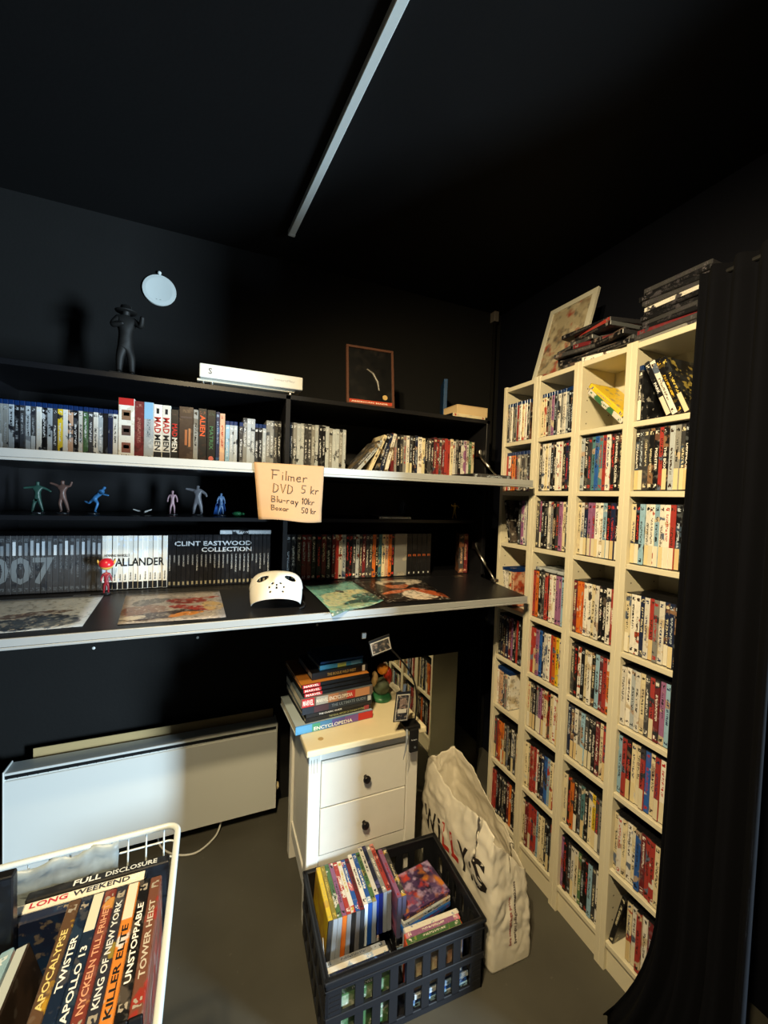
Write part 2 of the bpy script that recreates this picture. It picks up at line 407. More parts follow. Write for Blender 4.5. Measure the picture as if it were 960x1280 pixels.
CELLS = {
 (0, 0): ('blu', 'KWGDRWCWK'), (0, 1): ('blu', 'RWOODGGDGK'), (0, 2): ('dvd', '\\K....DPWG'), (0, 3): ('blu', '\\WCF'), (0, 4): ('dvd', 'DNKNMPKRK'),
 (0, 5): ('blu', 'WFFDGW'), (0, 6): ('dvd', 'DROODGKWDC'), (0, 7): ('dvd', 'RRKKDKMOKD'),
 (1, 0): ('blu', 'CCKGPKWGWSKK'), (1, 1): ('dvd', 'KWCWKKWWKNK'), (1, 2): ('dvd', 'DPKKWGKDPCD'), (1, 3): ('dvd', 'ROKDRKWWPPL'), (1, 4): ('dvd', 'RRPBNWWROYC'),
 (1, 5): ('dvd', 'CDKGPMCKCWC'), (1, 6): ('dvd', 'CCRRWKNBLCW'), (1, 7): ('dvd', 'CMRRRLCCDKG'),
 (2, 0): None, (2, 1): ('dvd', 'SKDTBTRWKKK'), (2, 2): ('dvd', 'CWNPPWWLKNK'), (2, 3): ('dvd', 'MOOWWCWKKWR'), (2, 4): ('dvd', 'DKWKCWKLMRO'),
 (2, 5): ('dvd', 'NNWGLDKKMCR'), (2, 6): ('dvd', 'CKOKDTKCYDG'), (2, 7): ('dvd', 'PKDWCEKKLDW'),
 (3, 0): None, (3, 1): ('dvd', 'KDDKKRKSGDK'), (3, 2): ('dvd', 'CKLWWLWWRKK'), (3, 3): ('dvd', 'CWWNWRGWNNK'), (3, 4): ('dvd', 'WWSWCDRMPLK'),
 (3, 5): ('dvd', 'LRKCCRBCRWM'), (3, 6): ('dvd', 'CWCWCBMRRCK'), (3, 7): ('dvd', '/KCWRWMW')}
STK = {(0, 6): .5, (3, 1): .6, (3, 2): .45, (2, 2): .6, (1, 5): .7, (2, 5): .6, (1, 7): .5, (2, 7): .2, (3, 7): .3, (2, 6): .25, (1, 2): .2, (3, 3): .3, (3, 5): .3, (1, 6): .2}
TITLES = {(3, 1, 6): 'THE BOX', (3, 1, 4): 'FIGHTER', (2, 1, 9): 'UNIVERSAL SOLDIER', (2, 2, 10): 'PAUL', (3, 1, 10): 'DEFENDOR', (2, 3, 10): 'BRUNO'}
ROWN = ['top', 'second', 'third', 'fourth', 'fifth', 'sixth', 'seventh', 'bottom']
RZ = -math.pi/2
for (c, r), v in CELLS.items():
    if not v: continue
    kind, s = v
    w, h, d, top = SIZES[kind]; jn = c in (0, 1) and kind == 'dvd'
    y = -0.2*c-PW-0.001; n = 0; lean = 0; z0 = SH[r]+0.0006
    cnt = sum(ch.isalpha() for ch in s)
    room = 0.2-2*PW-0.003
    gap = max(0.0, min(0.0016, (room-cnt*w)/max(1, cnt)))
    if '/' not in s and '\\' not in s and '.' not in s and cnt*w > room: s = s[:int(room/w)]
    for ch in s:
        if ch in '/\\': lean = 1 if ch == '/' else -1; continue
        if ch == '.': y -= 0.010; continue
        ww = w+gap
        grp = 'cases on the %s shelf of the %s' % (ROWN[r], KS[c])
        lab = '%s-spined %s case, %s from left, %s shelf of %s' % (NAMEC[ch], 'disc' if kind == 'blu' else 'DVD', ORD[n], ROWN[r], KS[c])
        st = None
        if random.random() < STK.get((c, r), 0.06) and kind == 'dvd': st = random.choice(['#e0cfa2', '#dcd2b4', '#d8c08e', '#e6e0cc'])
        xo = 0.012+random.uniform(-0.003, 0.004)
        title = TITLES.get((c, r, n))
        kw = dict(title=title, tt=0.0, ink='#f4f0e6') if title else {}
        if lean:
            a = R(12)*lean; ofs = h*math.sin(abs(a))
            yf = y-w/2-ofs-.001 if lean < 0 else y-w/2*math.cos(a)-.001
            o = case(kind, (xo, yf, z0+abs(math.sin(a))*w/2), (0, 0, 0), ch, lab, grp, 'DVD case', sticker=st, **kw)
            o.rotation_euler = (Matrix.Rotation(RZ, 4, 'Z') @ Matrix.Rotation(a, 4, 'Y')).to_euler()
            y -= (ofs+w/math.cos(a)+0.002); lean = 0
        else:
            case(kind, (xo, y-ww/2, z0), (0, 0, RZ+random.uniform(-0.006, 0.006)), ch, lab, grp, 'DVD case', sticker=st, join=jn, **kw)
            y -= ww
        n += 1
# leaning cases in the two loose cells
def lean_case(kind, y, z, x, ang, code, label, grp, **kw):
    """foot of the case's left bottom corner at (y, z), tilted by ang about the depth axis (positive = top towards the curtain)"""
    o = case(kind, (x, y, z), (0, 0, 0), code, label, grp, **kw)
    w = SIZES[kind][0]
    o.rotation_euler = (Matrix.Rotation(RZ, 4, 'Z') @ Matrix.Rotation(ang, 4, 'Y')).to_euler()
    sgn = 1 if ang > 0 else -1
    o.location.z = z+abs(math.sin(ang))*w/2
    return o
g = 'leaning cases on the top shelf of the bookcase second from the curtain'
lean_case('dvd', -0.5720, SH[0]+.0006, 0.014, R(-46), 'W', 'white-spined case with green cover, slumped against the top-shelf side panel', g, c2='#3f6f4c', c3='#2f6a48')
lean_case('dvd', -0.5505+0.0, SH[0]+.0006+0.0145/math.cos(R(44)), 0.016, R(-46), 'Y', 'bright yellow-spined case lying slanted on the white-spined one', g, c2='#e8c838', c3='#3a5aa0', tt=.6) if 0 else \
lean_case('dvd', -0.5720, SH[0]+.0006+0.0212, 0.018, R(-46), 'Y', 'bright yellow-spined case lying slanted on the white-spined one', g, c2='#e8c838', c3='#3a5aa0', tt=.6)
g = 'leaning cases on the top shelf of the bookcase beside the curtain'
YY = -0.6*1-PW
case('blu', (0.012, YY-0.008, SH[0]+.0006), (0, 0, RZ), 'K', 'upright dark disc case at the left of the slanted group', g, c3='#e8e4da', sticker='#e6e0d0')
for i, (yy, an, code, kw, lb) in enumerate([(-0.7165, -24, 'K', dict(title='PARK', tt=0, sticker='#e0d6c0'), 'black slanted case with a white title in the loose top-shelf group'),
                                         (-0.7330, -24, 'W', dict(), 'white-spined slanted case in the loose top-shelf group'),
                                         (-0.7495, -24, 'K', dict(c3='#d8b038', sticker=None), 'black slanted case with gold lettering in the loose top-shelf group'),
                                         (-0.7660, -24, 'K', dict(c3='#d8c060', sticker='#e0d2b0'), 'black slanted case with a cream sticker in the loose top-shelf group')]):
    lean_case('dvd', yy, SH[0]+.0006, 0.012, R(an), code, lb, g, **kw)
# lid-like cases lying flat on rows
def flat(kind, loc, rz, code, label, grp, **kw):
    """case lying flat, spine towards local -y, thickness up"""
    w = SIZES[kind][0] if not kw.get('size') else kw['size'][0]; h = SIZES[kind][1] if not kw.get('size') else kw['size'][1]
    o = case(kind, (0, 0, 0), (0, 0, 0), code, label, grp, **kw)
    M_ = Matrix.Translation(loc) @ Matrix.Rotation(rz, 4, 'Z') @ Matrix.Translation((-h/2, 0, w/2)) @ Matrix.Rotation(math.pi/2, 4, 'Y')
    o.matrix_basis = M_
    return o
flat('blu', (0.020, -0.300, SH[3]+.1905+.0006), RZ, 'S', 'blue-edged case lying flat across the fourth-shelf row, third bookcase from curtain', 'flat cases', size=(0.012, 0.160, 0.135, 0.003), cc='#2060b0', tt=0)

# ------------------------------------------------------------------ shelf cabinet on the back wall
CF = 0.09; CX0, CX1 = -1.90, 0.0
cab = tag(empty('wall_cabinet', (0, 0, 0)), 'long black wall cabinet with two fold-down fronts standing open', 'cabinet')
for x in (CX0, -0.946, CX1-0.018): obj('upright_panel', box(x, x+0.018, CF, YB, 1.145, 1.888, 0.001), BLACKBOARD, cab)
obj('bottom_board', box(CX0, CX1, CF, YB, 1.143, 1.163, 0.001), BLACKBOARD, cab)
obj('middle_board', box(CX0, CX1, CF, YB, 1.578, 1.604, 0.001), BLACKBOARD, cab)
obj('top_board', box(CX0, CX1, CF, YB, 1.872, 1.890, 0.001), BLACKBOARD, cab)
for x0, x1 in ((CX0+.018, -.946), (-.928, CX1-.018)): obj('inner_shelf', box(x0, x1, CF+0.07, YB-.006, 1.400, 1.416, 0.001), BLACKBOARD, cab)
obj('back_panel', box(CX0, CX1, YB-0.006, YB-0.001, 1.15, 1.885), mat('cabinet_back', '#121215', 0.6), cab)
def flap(zh, zf, name):
    """fold-down front: hinge at CF/zh, front top edge at y=-0.245/zf"""
    L = CF+0.245; a = math.atan2(zf-zh, -L)
    f = obj(name, box(-1.88, -0.045, -0.335, -0.001, -0.026, 0, 0.0015), BLACKBOARD, cab, (0, CF, zh), (-math.asin((zf-zh)/0.335), 0, 0))
    bm = box(-1.882, -0.043, -0.341, -0.3352, -0.020, 0.0005, 0.001); bx(bm, -1.882, -0.043, -0.3435, -0.3352, -0.0275, -0.0205, 0.001)
    obj('edge_strip', bm, EDGE, f)
    for hxx in (-1.6, -0.99, -0.55, -0.18): obj('hinge', box(hxx, hxx+0.045, -0.03, -0.002, 0.0002, 0.0022, 0.0005), METAL, f)
    return f
flap(1.604, 1.598, 'fold_down_front'); flap(1.163, 1.141, 'fold_down_front')
for z0 in (1.604, 1.163):
    for x in (-0.030,):
        bm = tube(bmesh.new(), [(x, 0.135, z0+0.135), (x-0.012, 0.03, z0+0.06)], 0.0065, 10); tube(bm, [(x-0.012, 0.03, z0+0.06), (x-0.022, -0.055, z0+0.004)], 0.0038, 8)
        obj('lid_stay', bm, METAL, cab, smooth=True)
        obj('stay_bracket', box(x-0.004, x+0.012, 0.118, 0.152, z0+0.115, z0+0.15, 0.003), METAL, cab); obj('stay_bracket', box(x-0.034, x-0.010, -0.07, -0.042, z0-0.004, z0+0.010, 0.003), METAL, cab)
# --- rows of cases inside the cabinet
SPY = 0.135
def row(z, x, codes, kind, lab, grp, slot=None, **kw):
    """codes left to right; returns list of (object, x centre)"""
    out = []
    for n, ch in enumerate(codes):
        w = SIZES[kind][0] if 'size' not in kw else kw['size'][0]
        s = slot or (w+0.0004)
        o = case(kind, (x+s/2, SPY+random.uniform(-0.003, 0.003), z), (0, 0, random.uniform(-0.008, 0.008)), ch, lab % (NAMEC[ch], ORD[n]), grp, **kw)
        out.append((o, x+s/2)); x += s
    return out, x
ZL = 1.1636; ZU = 1.6046
# lower left: dark set with big numerals, white set with title, black set with title
DARKSET, x = row(ZL, -1.880, 'D'*23, 'dvd', '%s-spined case, %s from left in the dark set with big pale numerals', 'dark numeral set in the cabinet', slot=0.0150, c2='#2c2e33', c3='#5a5e62')
def across(cases, s, x0, w, z0, h, ink, shear=0.0, slotw=0.0137):
    for o, xc in cases:
        lo, hi = xc-slotw/2, xc+slotw/2
        if hi < x0 or lo > x0+w+abs(shear)*h: continue
        bm = text_bm(s, w, h, (x0, 0, z0), (1, 0, 0), (0, 0, 1), clip=(lo-x0, hi-x0), shear=shear)
        if not bm.faces: bm.free(); continue
        bmesh.ops.translate(bm, vec=(-o.location.x, -0.0012, -o.location.z), verts=bm.verts[:])
        t = obj('lettering', bm, INK, o); t['ink'] = list(hx(ink))
across(DARKSET[1:], '007', -1.835, 0.17, ZL+0.032, 0.088, '#6c7276')
for o, xc in DARKSET[2:]:
    k = random.choice(['#c8ccd0', '#9aa0a6', '#767c82', '#b0b8c0'])
    bm = box(-0.0038, 0.0038, -0.0013, -0.0007, 0.125, 0.155+random.uniform(0, .02)); q = obj('title_block', bm, STICK, o); q['c1'] = list(hx(k))
WSET, x = row(ZL, x, 'W'*13, 'dvd', '%s-spined case, %s from left in the white set with one long title', 'white long-title set in the cabinet', slot=0.0150, c2='#d8dee6', c3='#d8dee6', tt=0)
across(WSET, 'WALLANDER', WSET[0][1]+0.0, 0.178, ZL+0.082, 0.028, '#121214', slotw=0.0148)
across(WSET, 'HENNING MANKELLS', WSET[0][1]+0.0, 0.072, ZL+0.115, 0.009, '#1a1a1e', slotw=0.0148)
for o, xc in WSET:
    bm = box(-0.0062, 0.0062, -0.0012, -0.0007, 0.004, 0.028); q = obj('black_foot_band', bm, STICK, o); q['c1'] = list(hx('#17181c'))
    bm = text_bm('Mordaren', random.uniform(.018, .03), 0.0045, (0.002, -0.0013, 0.034), (0, 0, 1), (-1, 0, 0)); q = obj('lettering', bm, INK, o); q['ink'] = list(hx('#303036'))
KSET, x = row(ZL, x, 'K'*24, 'dvd', '%s-spined case, %s from left in the black set with a two-line title', 'black two-line-title set in the cabinet', slot=0.0148, c2='#202022', c3='#26262a', tt=0)
xs = KSET[1][1]
across(KSET, 'CLINT EASTWOOD', xs, 0.262, ZL+0.149, 0.017, '#c6c9cc', slotw=0.0137)
across(KSET, 'COLLECTION', xs+0.088, 0.174, ZL+0.126, 0.017, '#c6c9cc', slotw=0.0137)
for o, xc in KSET:
    L = random.uniform(0.025, 0.07)
    bm = text_bm('UNFORGIVEN ROAD'[:random.randint(6, 14)], L, 0.0048, (-0.0024, -0.0013, 0.116), (0, 0, -1), (1, 0, 0)); q = obj('lettering', bm, INK, o); q['ink'] = list(hx('#a9a9a6'))
    bm = box(-0.003, 0.003, -0.0013, -0.0007, 0.008, 0.020); q = obj('gold_logo', bm, STICK, o); q['c1'] = list(hx('#8f8468'))
flat('dvd', (-1.075, SPY+0.005, ZL+0.1905), 0, 'S', 'case lying flat on top of the black two-line-title set', 'flat cases', c2='#26282c', c3='#c0c4c8')
# lower right compartment
g = 'mixed cases in the lower right of the cabinet'
_, x = row(ZL, -0.925, 'KKKMMKKMK', 'dvd', '%s-spined case, %s from left right of the divider, lower compartment', g, slot=0.0205, size=(0.0195, 0.190, 0.135, 0.003), c2='#33231f')
_, x = row(ZL, x+.004, 'MRWSKKDSDMDDOKTCFOK', 'dvd', '%s-spined case, %s from left in the mixed lower right run', g, slot=0.0150)
case('box', (x+0.031, SPY, ZL), (0, 0, 0), 'G', 'pale grey thick box set in the lower right run', g, size=(0.060, 0.192, 0.14, 0.002), c2='#a8a294', c3='#8a857a', tt=0); x += 0.064
for n in range(5):
    o = case('dvd', (x+0.010, SPY, ZL), (0, 0, 0), 'K', 'black thick case with orange spine mark, %s from the pale box set' % ORD[n], g, size=(0.0235, 0.190, 0.135, 0.003), c2='#202022', c3='#2c2c2c', tt=0)
    bm = text_bm('m', 0.014, 0.010, (-0.007, -0.0013, 0.088), (1, 0, 0), (0, 0, 1)); q = obj('lettering', bm, INK, o); q['ink'] = list(hx('#d2703c'))
    bm = box(-0.003, 0.003, -0.0013, -0.0007, 0.010, 0.018); q = obj('logo', bm, STICK, o); q['c1'] = list(hx('#d0d0cc'))
    x += 0.0245
g = 'two thick cases standing askew at the cabinet end'
for n, (xx, cc_) in enumerate(((-0.108, 'D'), (-0.083, 'M'))):
    case('dvd', (xx, SPY-0.01+0.004*n, ZL), (0, 0, R(-24)), cc_, ['dark thick case turned askew, showing its side, near the lid stay', 'maroon thick case turned askew, nearest the lid stay'][n], g, size=(0.022, 0.190, 0.10, 0.003), c2='#8a5a40', c3='#d8b090')
# upper left compartment
g = 'disc cases at the left of the upper compartment'
_, x = row(ZU, -1.875, 'NWWKDRDWDSDGWDDGDDSWDYWFKDEDWSKWDW', 'blu', '%s-spined disc case, %s from left, upper compartment' if 0 else '%s-spined disc case, %s in the blue-topped run at upper left', g, slot=0.0112, size=(0.0108, 0.171, 0.135, 0.016)) if 0 else (None, -1.877)
bl = 'NKWWRGGSKDSDWKSDYWFKWEDWSKNW'
for n, ch in enumerate(bl):
    case('blu', (x+0.0068, SPY+random.uniform(-.002, .002), ZU), (0, 0, random.uniform(-.006, .006)), ch, '%s-spined disc case, %s in the blue-topped run at upper left' % (NAMEC[ch], ORD[n]), g,
         c2=random.choice(['#2a2c34', '#8a9098', '#c8ccd0', '#40444c']), c3=random.choice(['#e4e6e8', '#202228', '#a0a6ac']), sticker='#c8ccce' if n in (3, 4, 5, 11, 14) else None)
    x += 0.01365
x = -1.493
g = 'box sets in the upper compartment'
def bset(w, h, code, label, **kw):
    global x
    o = case('box', (x+w/2, SPY, ZU), (0, 0, 0), code, label, g, size=(w-0.001, h, 0.14, 0.0005), cat='box set', **kw)
    x += w; return o
def face_block(o, x0, x1, z0, z1, color, name='printed_block'):
    q = obj(name, box(x0, x1, -0.0013, -0.0006, z0, z1), STICK, o); q['c1'] = list(hx(color)); return q
o = bset(0.047, 0.214, 'W', 'thick white box set with red top and foot bands', c2='#d8d0c0', c3='#7a5a44', tt=0)
face_block(o, -.022, .022, .19, .2135, '#c22a26'); face_block(o, -.022, .022, .004, .012, '#c22a26')
for z_, cc_ in ((.14, '#8c6a52'), (.088, '#5f4a44'), (.03, '#8a5648')): face_block(o, -.013, .013, z_, z_+.034, cc_)
for z_, cc_ in ((.15, '#2e4a3a'), (.095, '#c0a23a'), (.04, '#a03030')): face_block(o, -.008, .009, z_+.004, z_+.016, cc_, 'printed_patch')
bset(0.028, 0.208, 'M', 'maroon box set next to the red-banded white one', c2='#541c1e', c3='#a06a60')
o = bset(0.029, 0.208, 'S', 'box set with light-blue top and pale foot', c2='#c4ccd0', c3='#5a6a74'); face_block(o, -.013, .013, .15, .2075, '#86b4d6')
for n in range(2):
    o = bset(0.0265, 0.204, 'W', ['white box set with red and black capitals, left of the pair', 'white box set with red and black capitals, right of the pair'][n], c2='#d8d4ca', c3='#d8d4ca', tt=0)
    face_block(o, -.012, .012, .002, .04, '#26262a'); face_block(o, -.004, .004, .172, .19, '#232326', 'printed_figure')
    lettering(o, 'MAD', .055, .020, (-.010, -.0015, .160), (0, 0, -1), (1, 0, 0), '#b22822'); lettering(o, 'MEN', .055, .018, (-.009, -.0015, .099), (0, 0, -1), (1, 0, 0), '#232326')
o = bset(0.026, 0.192, 'K', 'black box set with red and white capitals', c2='#1c1c1e', c3='#3a2a2a', tt=0)
lettering(o, 'MAD', .045, .016, (-.008, -.0015, .142), (0, 0, -1), (1, 0, 0), '#c02a24'); lettering(o, 'MEN', .05, .016, (-.008, -.0015, .093), (0, 0, -1), (1, 0, 0), '#e8e4da')
o = bset(0.046, 0.206, '#3a2a24', 'thick dark brown box set with two pale figures', c2='#4a3a30', c3='#5a4636', tt=0)
face_block(o, -.004, .004, .07, .125, '#a86a44', 'printed_figure'); face_block(o, .008, .015, .065, .13, '#b07a52', 'printed_figure'); face_block(o, -.018, .018, .165, .172, '#5a4a40')
bset(0.016, 0.200, 'G', 'grey narrow box set beside the dark brown one', c2='#6a655c')
o = bset(0.029, 0.206, 'K', 'black box set with tall orange capitals', c2='#201c1c', c3='#6a3a2a', tt=0); lettering(o, 'ALIEN', .075, .017, (-.0085, -.0015, .182), (0, 0, -1), (1, 0, 0), '#d8582a')
o = bset(0.030, 0.204, 'K', 'black box set with green lettering and a round red seal', c2='#182018', c3='#2c3c30', tt=0); lettering(o, 'MATRIX', .085, .013, (-.0065, -.0015, .145), (0, 0, -1), (1, 0, 0), '#3c6a44')
obj('round_seal', lathe(bmesh.new(), [(0.0085, -0.0006), (0.0085, -0.0014)], 20, (0, 0, 0.028), 'Y'), mat('red_seal', '#c05a4c', 0.5), o)
bset(0.013, 0.200, 'N', 'navy narrow box set right of the green-lettered one', c2='#2c5078', c3='#8090a8')
bset(0.018, 0.196, 'F', 'peach narrow box set with reddish lettering', c2='#d8b088', c3='#a83c28')
g = 'thin disc cases right of the box sets'
x += 0.002
for n, ch in enumerate('LSSDGSSKKSGGDK'):
    if n == 3: x += 0.006
    tall = 0.19 if n in (4, 5, 6, 10, 11, 12, 13) else 0.171
    case('blu' if tall < .18 else 'dvd', (x+0.0068, SPY, ZU), (0, 0, 0), ch, '%s-spined case, %s in the pale run left of the divider, upper compartment' % (NAMEC[ch], ORD[n]), g, c2='#3c4046', c3='#d0d4d8')
    x += 0.0140
# upper right compartment
g = 'silver-edged cases right of the divider'
x = -0.922
for n, ch in enumerate('DGSSDDGSKKSGSSGS'):
    hh = 0.19 if n < 11 else 0.182
    case('dvd', (x+0.0073, SPY, ZU), (0, 0, 0), ch, '', g, join=True, size=(0.0140, hh, 0.135, 0.003), cc='#9aa0a4' if n % 2 else '#3a3c40', c2='#2a2c30', c3='#cfd3d6')
    x += 0.0145
g = 'slumped cases in the upper right compartment'
for n, (xx, an, ch, lb) in enumerate([(-0.668, 42, 'D', 'dark case slumped lowest in the leaning group'), (-0.648, 40, 'S', 'silver-edged slumped case resting on the lowest one'),
                                      (-0.590, 24, 'C', 'cream case leaning in the middle of the slumped group'), (-0.558, 19, 'K', 'black case leaning in the slumped group'),
                                      (-0.537, 16, 'N', 'navy case leaning in the slumped group'), (-0.512, 13, 'W', 'white-spined case leaning at the right of the slumped group')]):
    w = 0.0145; a = R(an)
    o = case('dvd', (xx, SPY-.008, ZU+w/2*math.sin(a)), (0, a, 0), ch, lb, g, c2='#7a6a50', c3='#c8ccd0' if ch in 'DKN' else '#40404a')
g = 'upright cases at the right end of the upper compartment'
x = -0.485
for n, ch in enumerate('MGKDGWDKNWCKDKMRDMRRCWGKWPWEC'):
    ww = 0.0145 if n != 9 else 0.020
    case('dvd', (x+ww/2, SPY+random.uniform(-.004, .002), ZU), (0, 0, random.uniform(-.02, .02)), ch, join=True, label='', group=g, size=(ww-.0004, random.choice([.19, .19, .186, .182]), .135, .003), sticker='#d8cfa8' if n in (5, 6, 10) else None)
    x += ww+.0002
flat('dvd', (-0.20, -0.20, 1.5995), R(3), 'D', 'dark case lying flat on the upper open front near its right end', 'flat cases', c2='#5a5048')

# ------------------------------------------------------------------ things on top of the cabinet
ZT = 1.8905
# white flat box on a thin tray
t = tag(empty('media_tray', (-1.07, 0.235, ZT)), 'thin pale tray with small feet under the white box', 'tray')
obj('plate', box(-0.185, 0.165, -0.09, 0.10, 0.022, 0.030, 0.001), mat('pale_tray', '#d8d2c0', 0.3), t)
for fx in (-0.165, -0.135, 0.15):
    for fy in (-0.08, 0.085): obj('foot', tube(bmesh.new(), [(fx, fy, 0), (fx, fy, 0.022)], 0.006, 10), METAL, t)
WB = mat('white_console_plastic', '#ecebe4', 0.35)
t = tag(empty('white_flat_box', (-1.062, 0.235, ZT+0.0305)), 'long flat white box lying on a tray on the black cabinet', 'box')
obj('shell', box(-0.185, 0.185, -0.11, 0.12, 0, 0.050, 0.004, 2), WB, t)
lettering(t, 'S', .012, .022, (-.155, -.1106, .014), (1, 0, 0), (0, 0, 1), '#6a6a68'); lettering(t, 'SmartPlay', .08, .010, (.075, -.1106, .022), (1, 0, 0), (0, 0, 1), '#c8c8c2')
# framed dark picture
def art_mat(name, cols, scale=12, w=0.0):
    M = bpy.data.materials.new(name); M.use_nodes = True; N = NT(M); b = M.node_tree.nodes['Principled BSDF']
    tc = N.mk('ShaderNodeTexCoord'); ob = tc.outputs['Object']; c = (*hx(cols[0]), 1)
    for i, k in enumerate(cols[1:]): c = N.mix(N.step(N.noise(ob, w+i*3.3, scale*(1+.25*i), 2), 0.52, 0.66), c, (*hx(k), 1))
    N.put(b.inputs['Base Color'], c); b.inputs['Roughness'].default_value = 0.3
    return M
fr = tag(empty('picture_frame', (-0.590, 0.118, ZT+0.002), (R(-9), 0, R(-4))), 'small brown wooden frame with a dark picture on top of the cabinet', 'picture frame')
BRW = mat('brown_frame_wood', '#5c3c2e', 0.4, noise=.15, nscale=40)
bm = box(-.105, .105, 0, .016, 0, .010, .001); bx(bm, -.105, .105, 0, .016, .250, .260, .001); bx(bm, -.105, -.095, 0, .016, .010, .250, .001); bx(bm, .095, .105, 0, .016, .010, .250, .001)
obj('frame', bm, BRW, fr)
obj('picture', box(-.095, .095, .006, .012, .010, .250), art_mat('dark_portrait_print', ['#121212', '#1a1817', '#201e1c', '#0e0e0f'], 14), fr)
obj('red_caption_strip', box(-.095, .095, .0052, .0062, .010, .026), mat('red_caption', '#b8452c', 0.4), fr)
lettering(fr, 'AMERICAN MADE', .16, .006, (-.085, .0049, .014), (1, 0, 0), (0, 0, 1), '#e8e0d0')
obj('pale_curve', tube(bmesh.new(), [(-.016, .006, .165), (.012, .006, .148), (.032, .006, .112), (.038, .006, .075)], [.0025, .0045, .0045, .003], 8), mat('pale_print', '#6d6862', 0.4), fr)
obj('gold_seal', lathe(bmesh.new(), [(0.011, 0.006), (0.011, 0.0045)], 20, (0.064, 0, 0.046), 'Y'), mat('gold_seal', '#c8a86a', 0.35), fr)
obj('easel_strut', tube(bmesh.new(), [(0, .016, .17), (0, .075, .014)], .004, 8), BRW, fr)
# blue case standing edge-on, beige box, statuette
case('blu', (-0.157, 0.245, ZT), (0, 0, R(-24)), '#113c66', 'blue disc case standing edge-on on top of the black cabinet', None, size=(0.018, 0.212, 0.135, 0.003), cc='#0d2f52', c2='#12406c', c3='#123a60', tt=0)
t = tag(empty('beige_carton', (-0.088, 0.170, ZT+0.0152)), 'small beige carton lying on a pale case at the right end of the cabinet top', 'carton')
BEI = mat('beige_card', '#d8bd90', 0.7, noise=.05, nscale=30)
obj('body', box(-.085, .085, -.06, .06, 0, .042, .0015), BEI, t); obj('lid_flap', box(-.086, .086, -.061, .061, .042, .0445, .0008), BEI, t)
flat('dvd', (-0.112, 0.100, ZT+.0002), R(3), 'C', 'pale case lying flat under the beige carton', 'flat cases', c2='#d0c4a8', tt=0)

def skin_fig(name, J, E, mat_, parent=None, loc=(0, 0, 0), rot=(0, 0, 0), sub=2, scale=1.0):
    """continuous body: joints J {name:(x,y,z,r)}, edges E; skin + subdivision baked to a mesh"""
    names = list(J); me = bpy.data.meshes.new(name)
    me.from_pydata([tuple(v*scale for v in J[k][:3]) for k in names], [(names.index(a), names.index(b)) for a, b in E], [])
    o = bpy.data.objects.new(name, me); COL.objects.link(o)
    md = o.modifiers.new('skin', 'SKIN'); md.use_smooth_shade = True
    for i, k in enumerate(names):
        sv = me.skin_vertices[0].data[i]; sv.radius = (J[k][3]*scale, J[k][3]*scale); sv.use_root = (i == 0)
    s2 = o.modifiers.new('subdivision', 'SUBSURF'); s2.levels = sub; s2.render_levels = sub
    dg = bpy.context.evaluated_depsgraph_get(); nm = bpy.data.meshes.new_from_object(o.evaluated_get(dg))
    bpy.data.objects.remove(o); nm.materials.clear(); nm.materials.append(mat_)
    for p in nm.polygons: p.use_smooth = True
    return link(name, nm, parent, loc, rot)

BODY_E = [('pelvis', 'chest'), ('chest', 'neck'), ('neck', 'head'), ('head', 'crown'), ('chest', 'shL'), ('shL', 'elL'), ('elL', 'haL'), ('chest', 'shR'), ('shR', 'elR'), ('elR', 'haR'),
          ('pelvis', 'knL'), ('knL', 'anL'), ('anL', 'toL'), ('pelvis', 'knR'), ('knR', 'anR'), ('anR', 'toR')]
def pose(shL=(-.11, 0, .80), elL=(-.17, 0, .64), haL=(-.18, -.03, .50), shR=(.11, 0, .80), elR=(.17, 0, .64), haR=(.18, -.03, .50), lean=(0, 0), knL=(-.07, -.01, .28), anL=(-.08, 0, .04), knR=(.07, -.01, .28), anR=(.08, 0, .04), bulk=1.0, head=1.0, drop=0.0):
    lx, ly = lean
    def L(p, f): return (p[0]+lx*f, p[1]+ly*f, p[2]-drop)
    return {'pelvis': (0, 0, .53-drop, .075*bulk), 'chest': (*L((0, 0, .74), .6), .095*bulk), 'neck': (*L((0, 0, .86), .8), .036*bulk), 'head': (*L((0, -.01, .93), .9), .062*head), 'crown': (*L((0, 0, .985), 1), .05*head),
            'shL': (*L(shL, .7), .048*bulk), 'elL': (*L(elL, .7), .036*bulk), 'haL': (*L(haL, .7), .03), 'shR': (*L(shR, .7), .048*bulk), 'elR': (*L(elR, .7), .036*bulk), 'haR': (*L(haR, .7), .03),
            'knL': (*knL, .05*bulk), 'anL': (*anL, .034*bulk), 'toL': (anL[0], anL[1]-.075, anL[2]-.015, .026), 'knR': (*knR, .05*bulk), 'anR': (*anR, .034*bulk), 'toR': (anR[0], anR[1]-.075, anR[2]-.015, .026)}
def figurine(loc, rz, height, color, label, P, base='#3a3d42', extra=None, name='toy_figurine', group='toy figurines on the inner shelf'):
    t = tag(empty(name, loc, (0, 0, rz)), label, 'figurine', group)
    obj('base', lathe(bmesh.new(), [(.020, 0), (.020, .003), (.018, .0045)], 20), mat('figurine_base_'+base, base, 0.25), t)
    skin_fig('body', P, BODY_E, mat('figurine_paint_'+color, color, 0.4), t, (0, 0, .004), (0, 0, 0), 2, height)
    if extra: extra(t, height)
    return t
ZS = 1.4165
figurine((-1.752, .27, ZS), R(5), .108, '#25443c', 'dark green toy figurine with both arms flung out, leftmost on the inner shelf', pose(elL=(-.24, 0, .78), haL=(-.36, -.02, .76), elR=(.24, 0, .74), haR=(.35, -.02, .66), knL=(-.09, 0, .28), anL=(-.13, 0, .04), anR=(.13, 0, .04)))
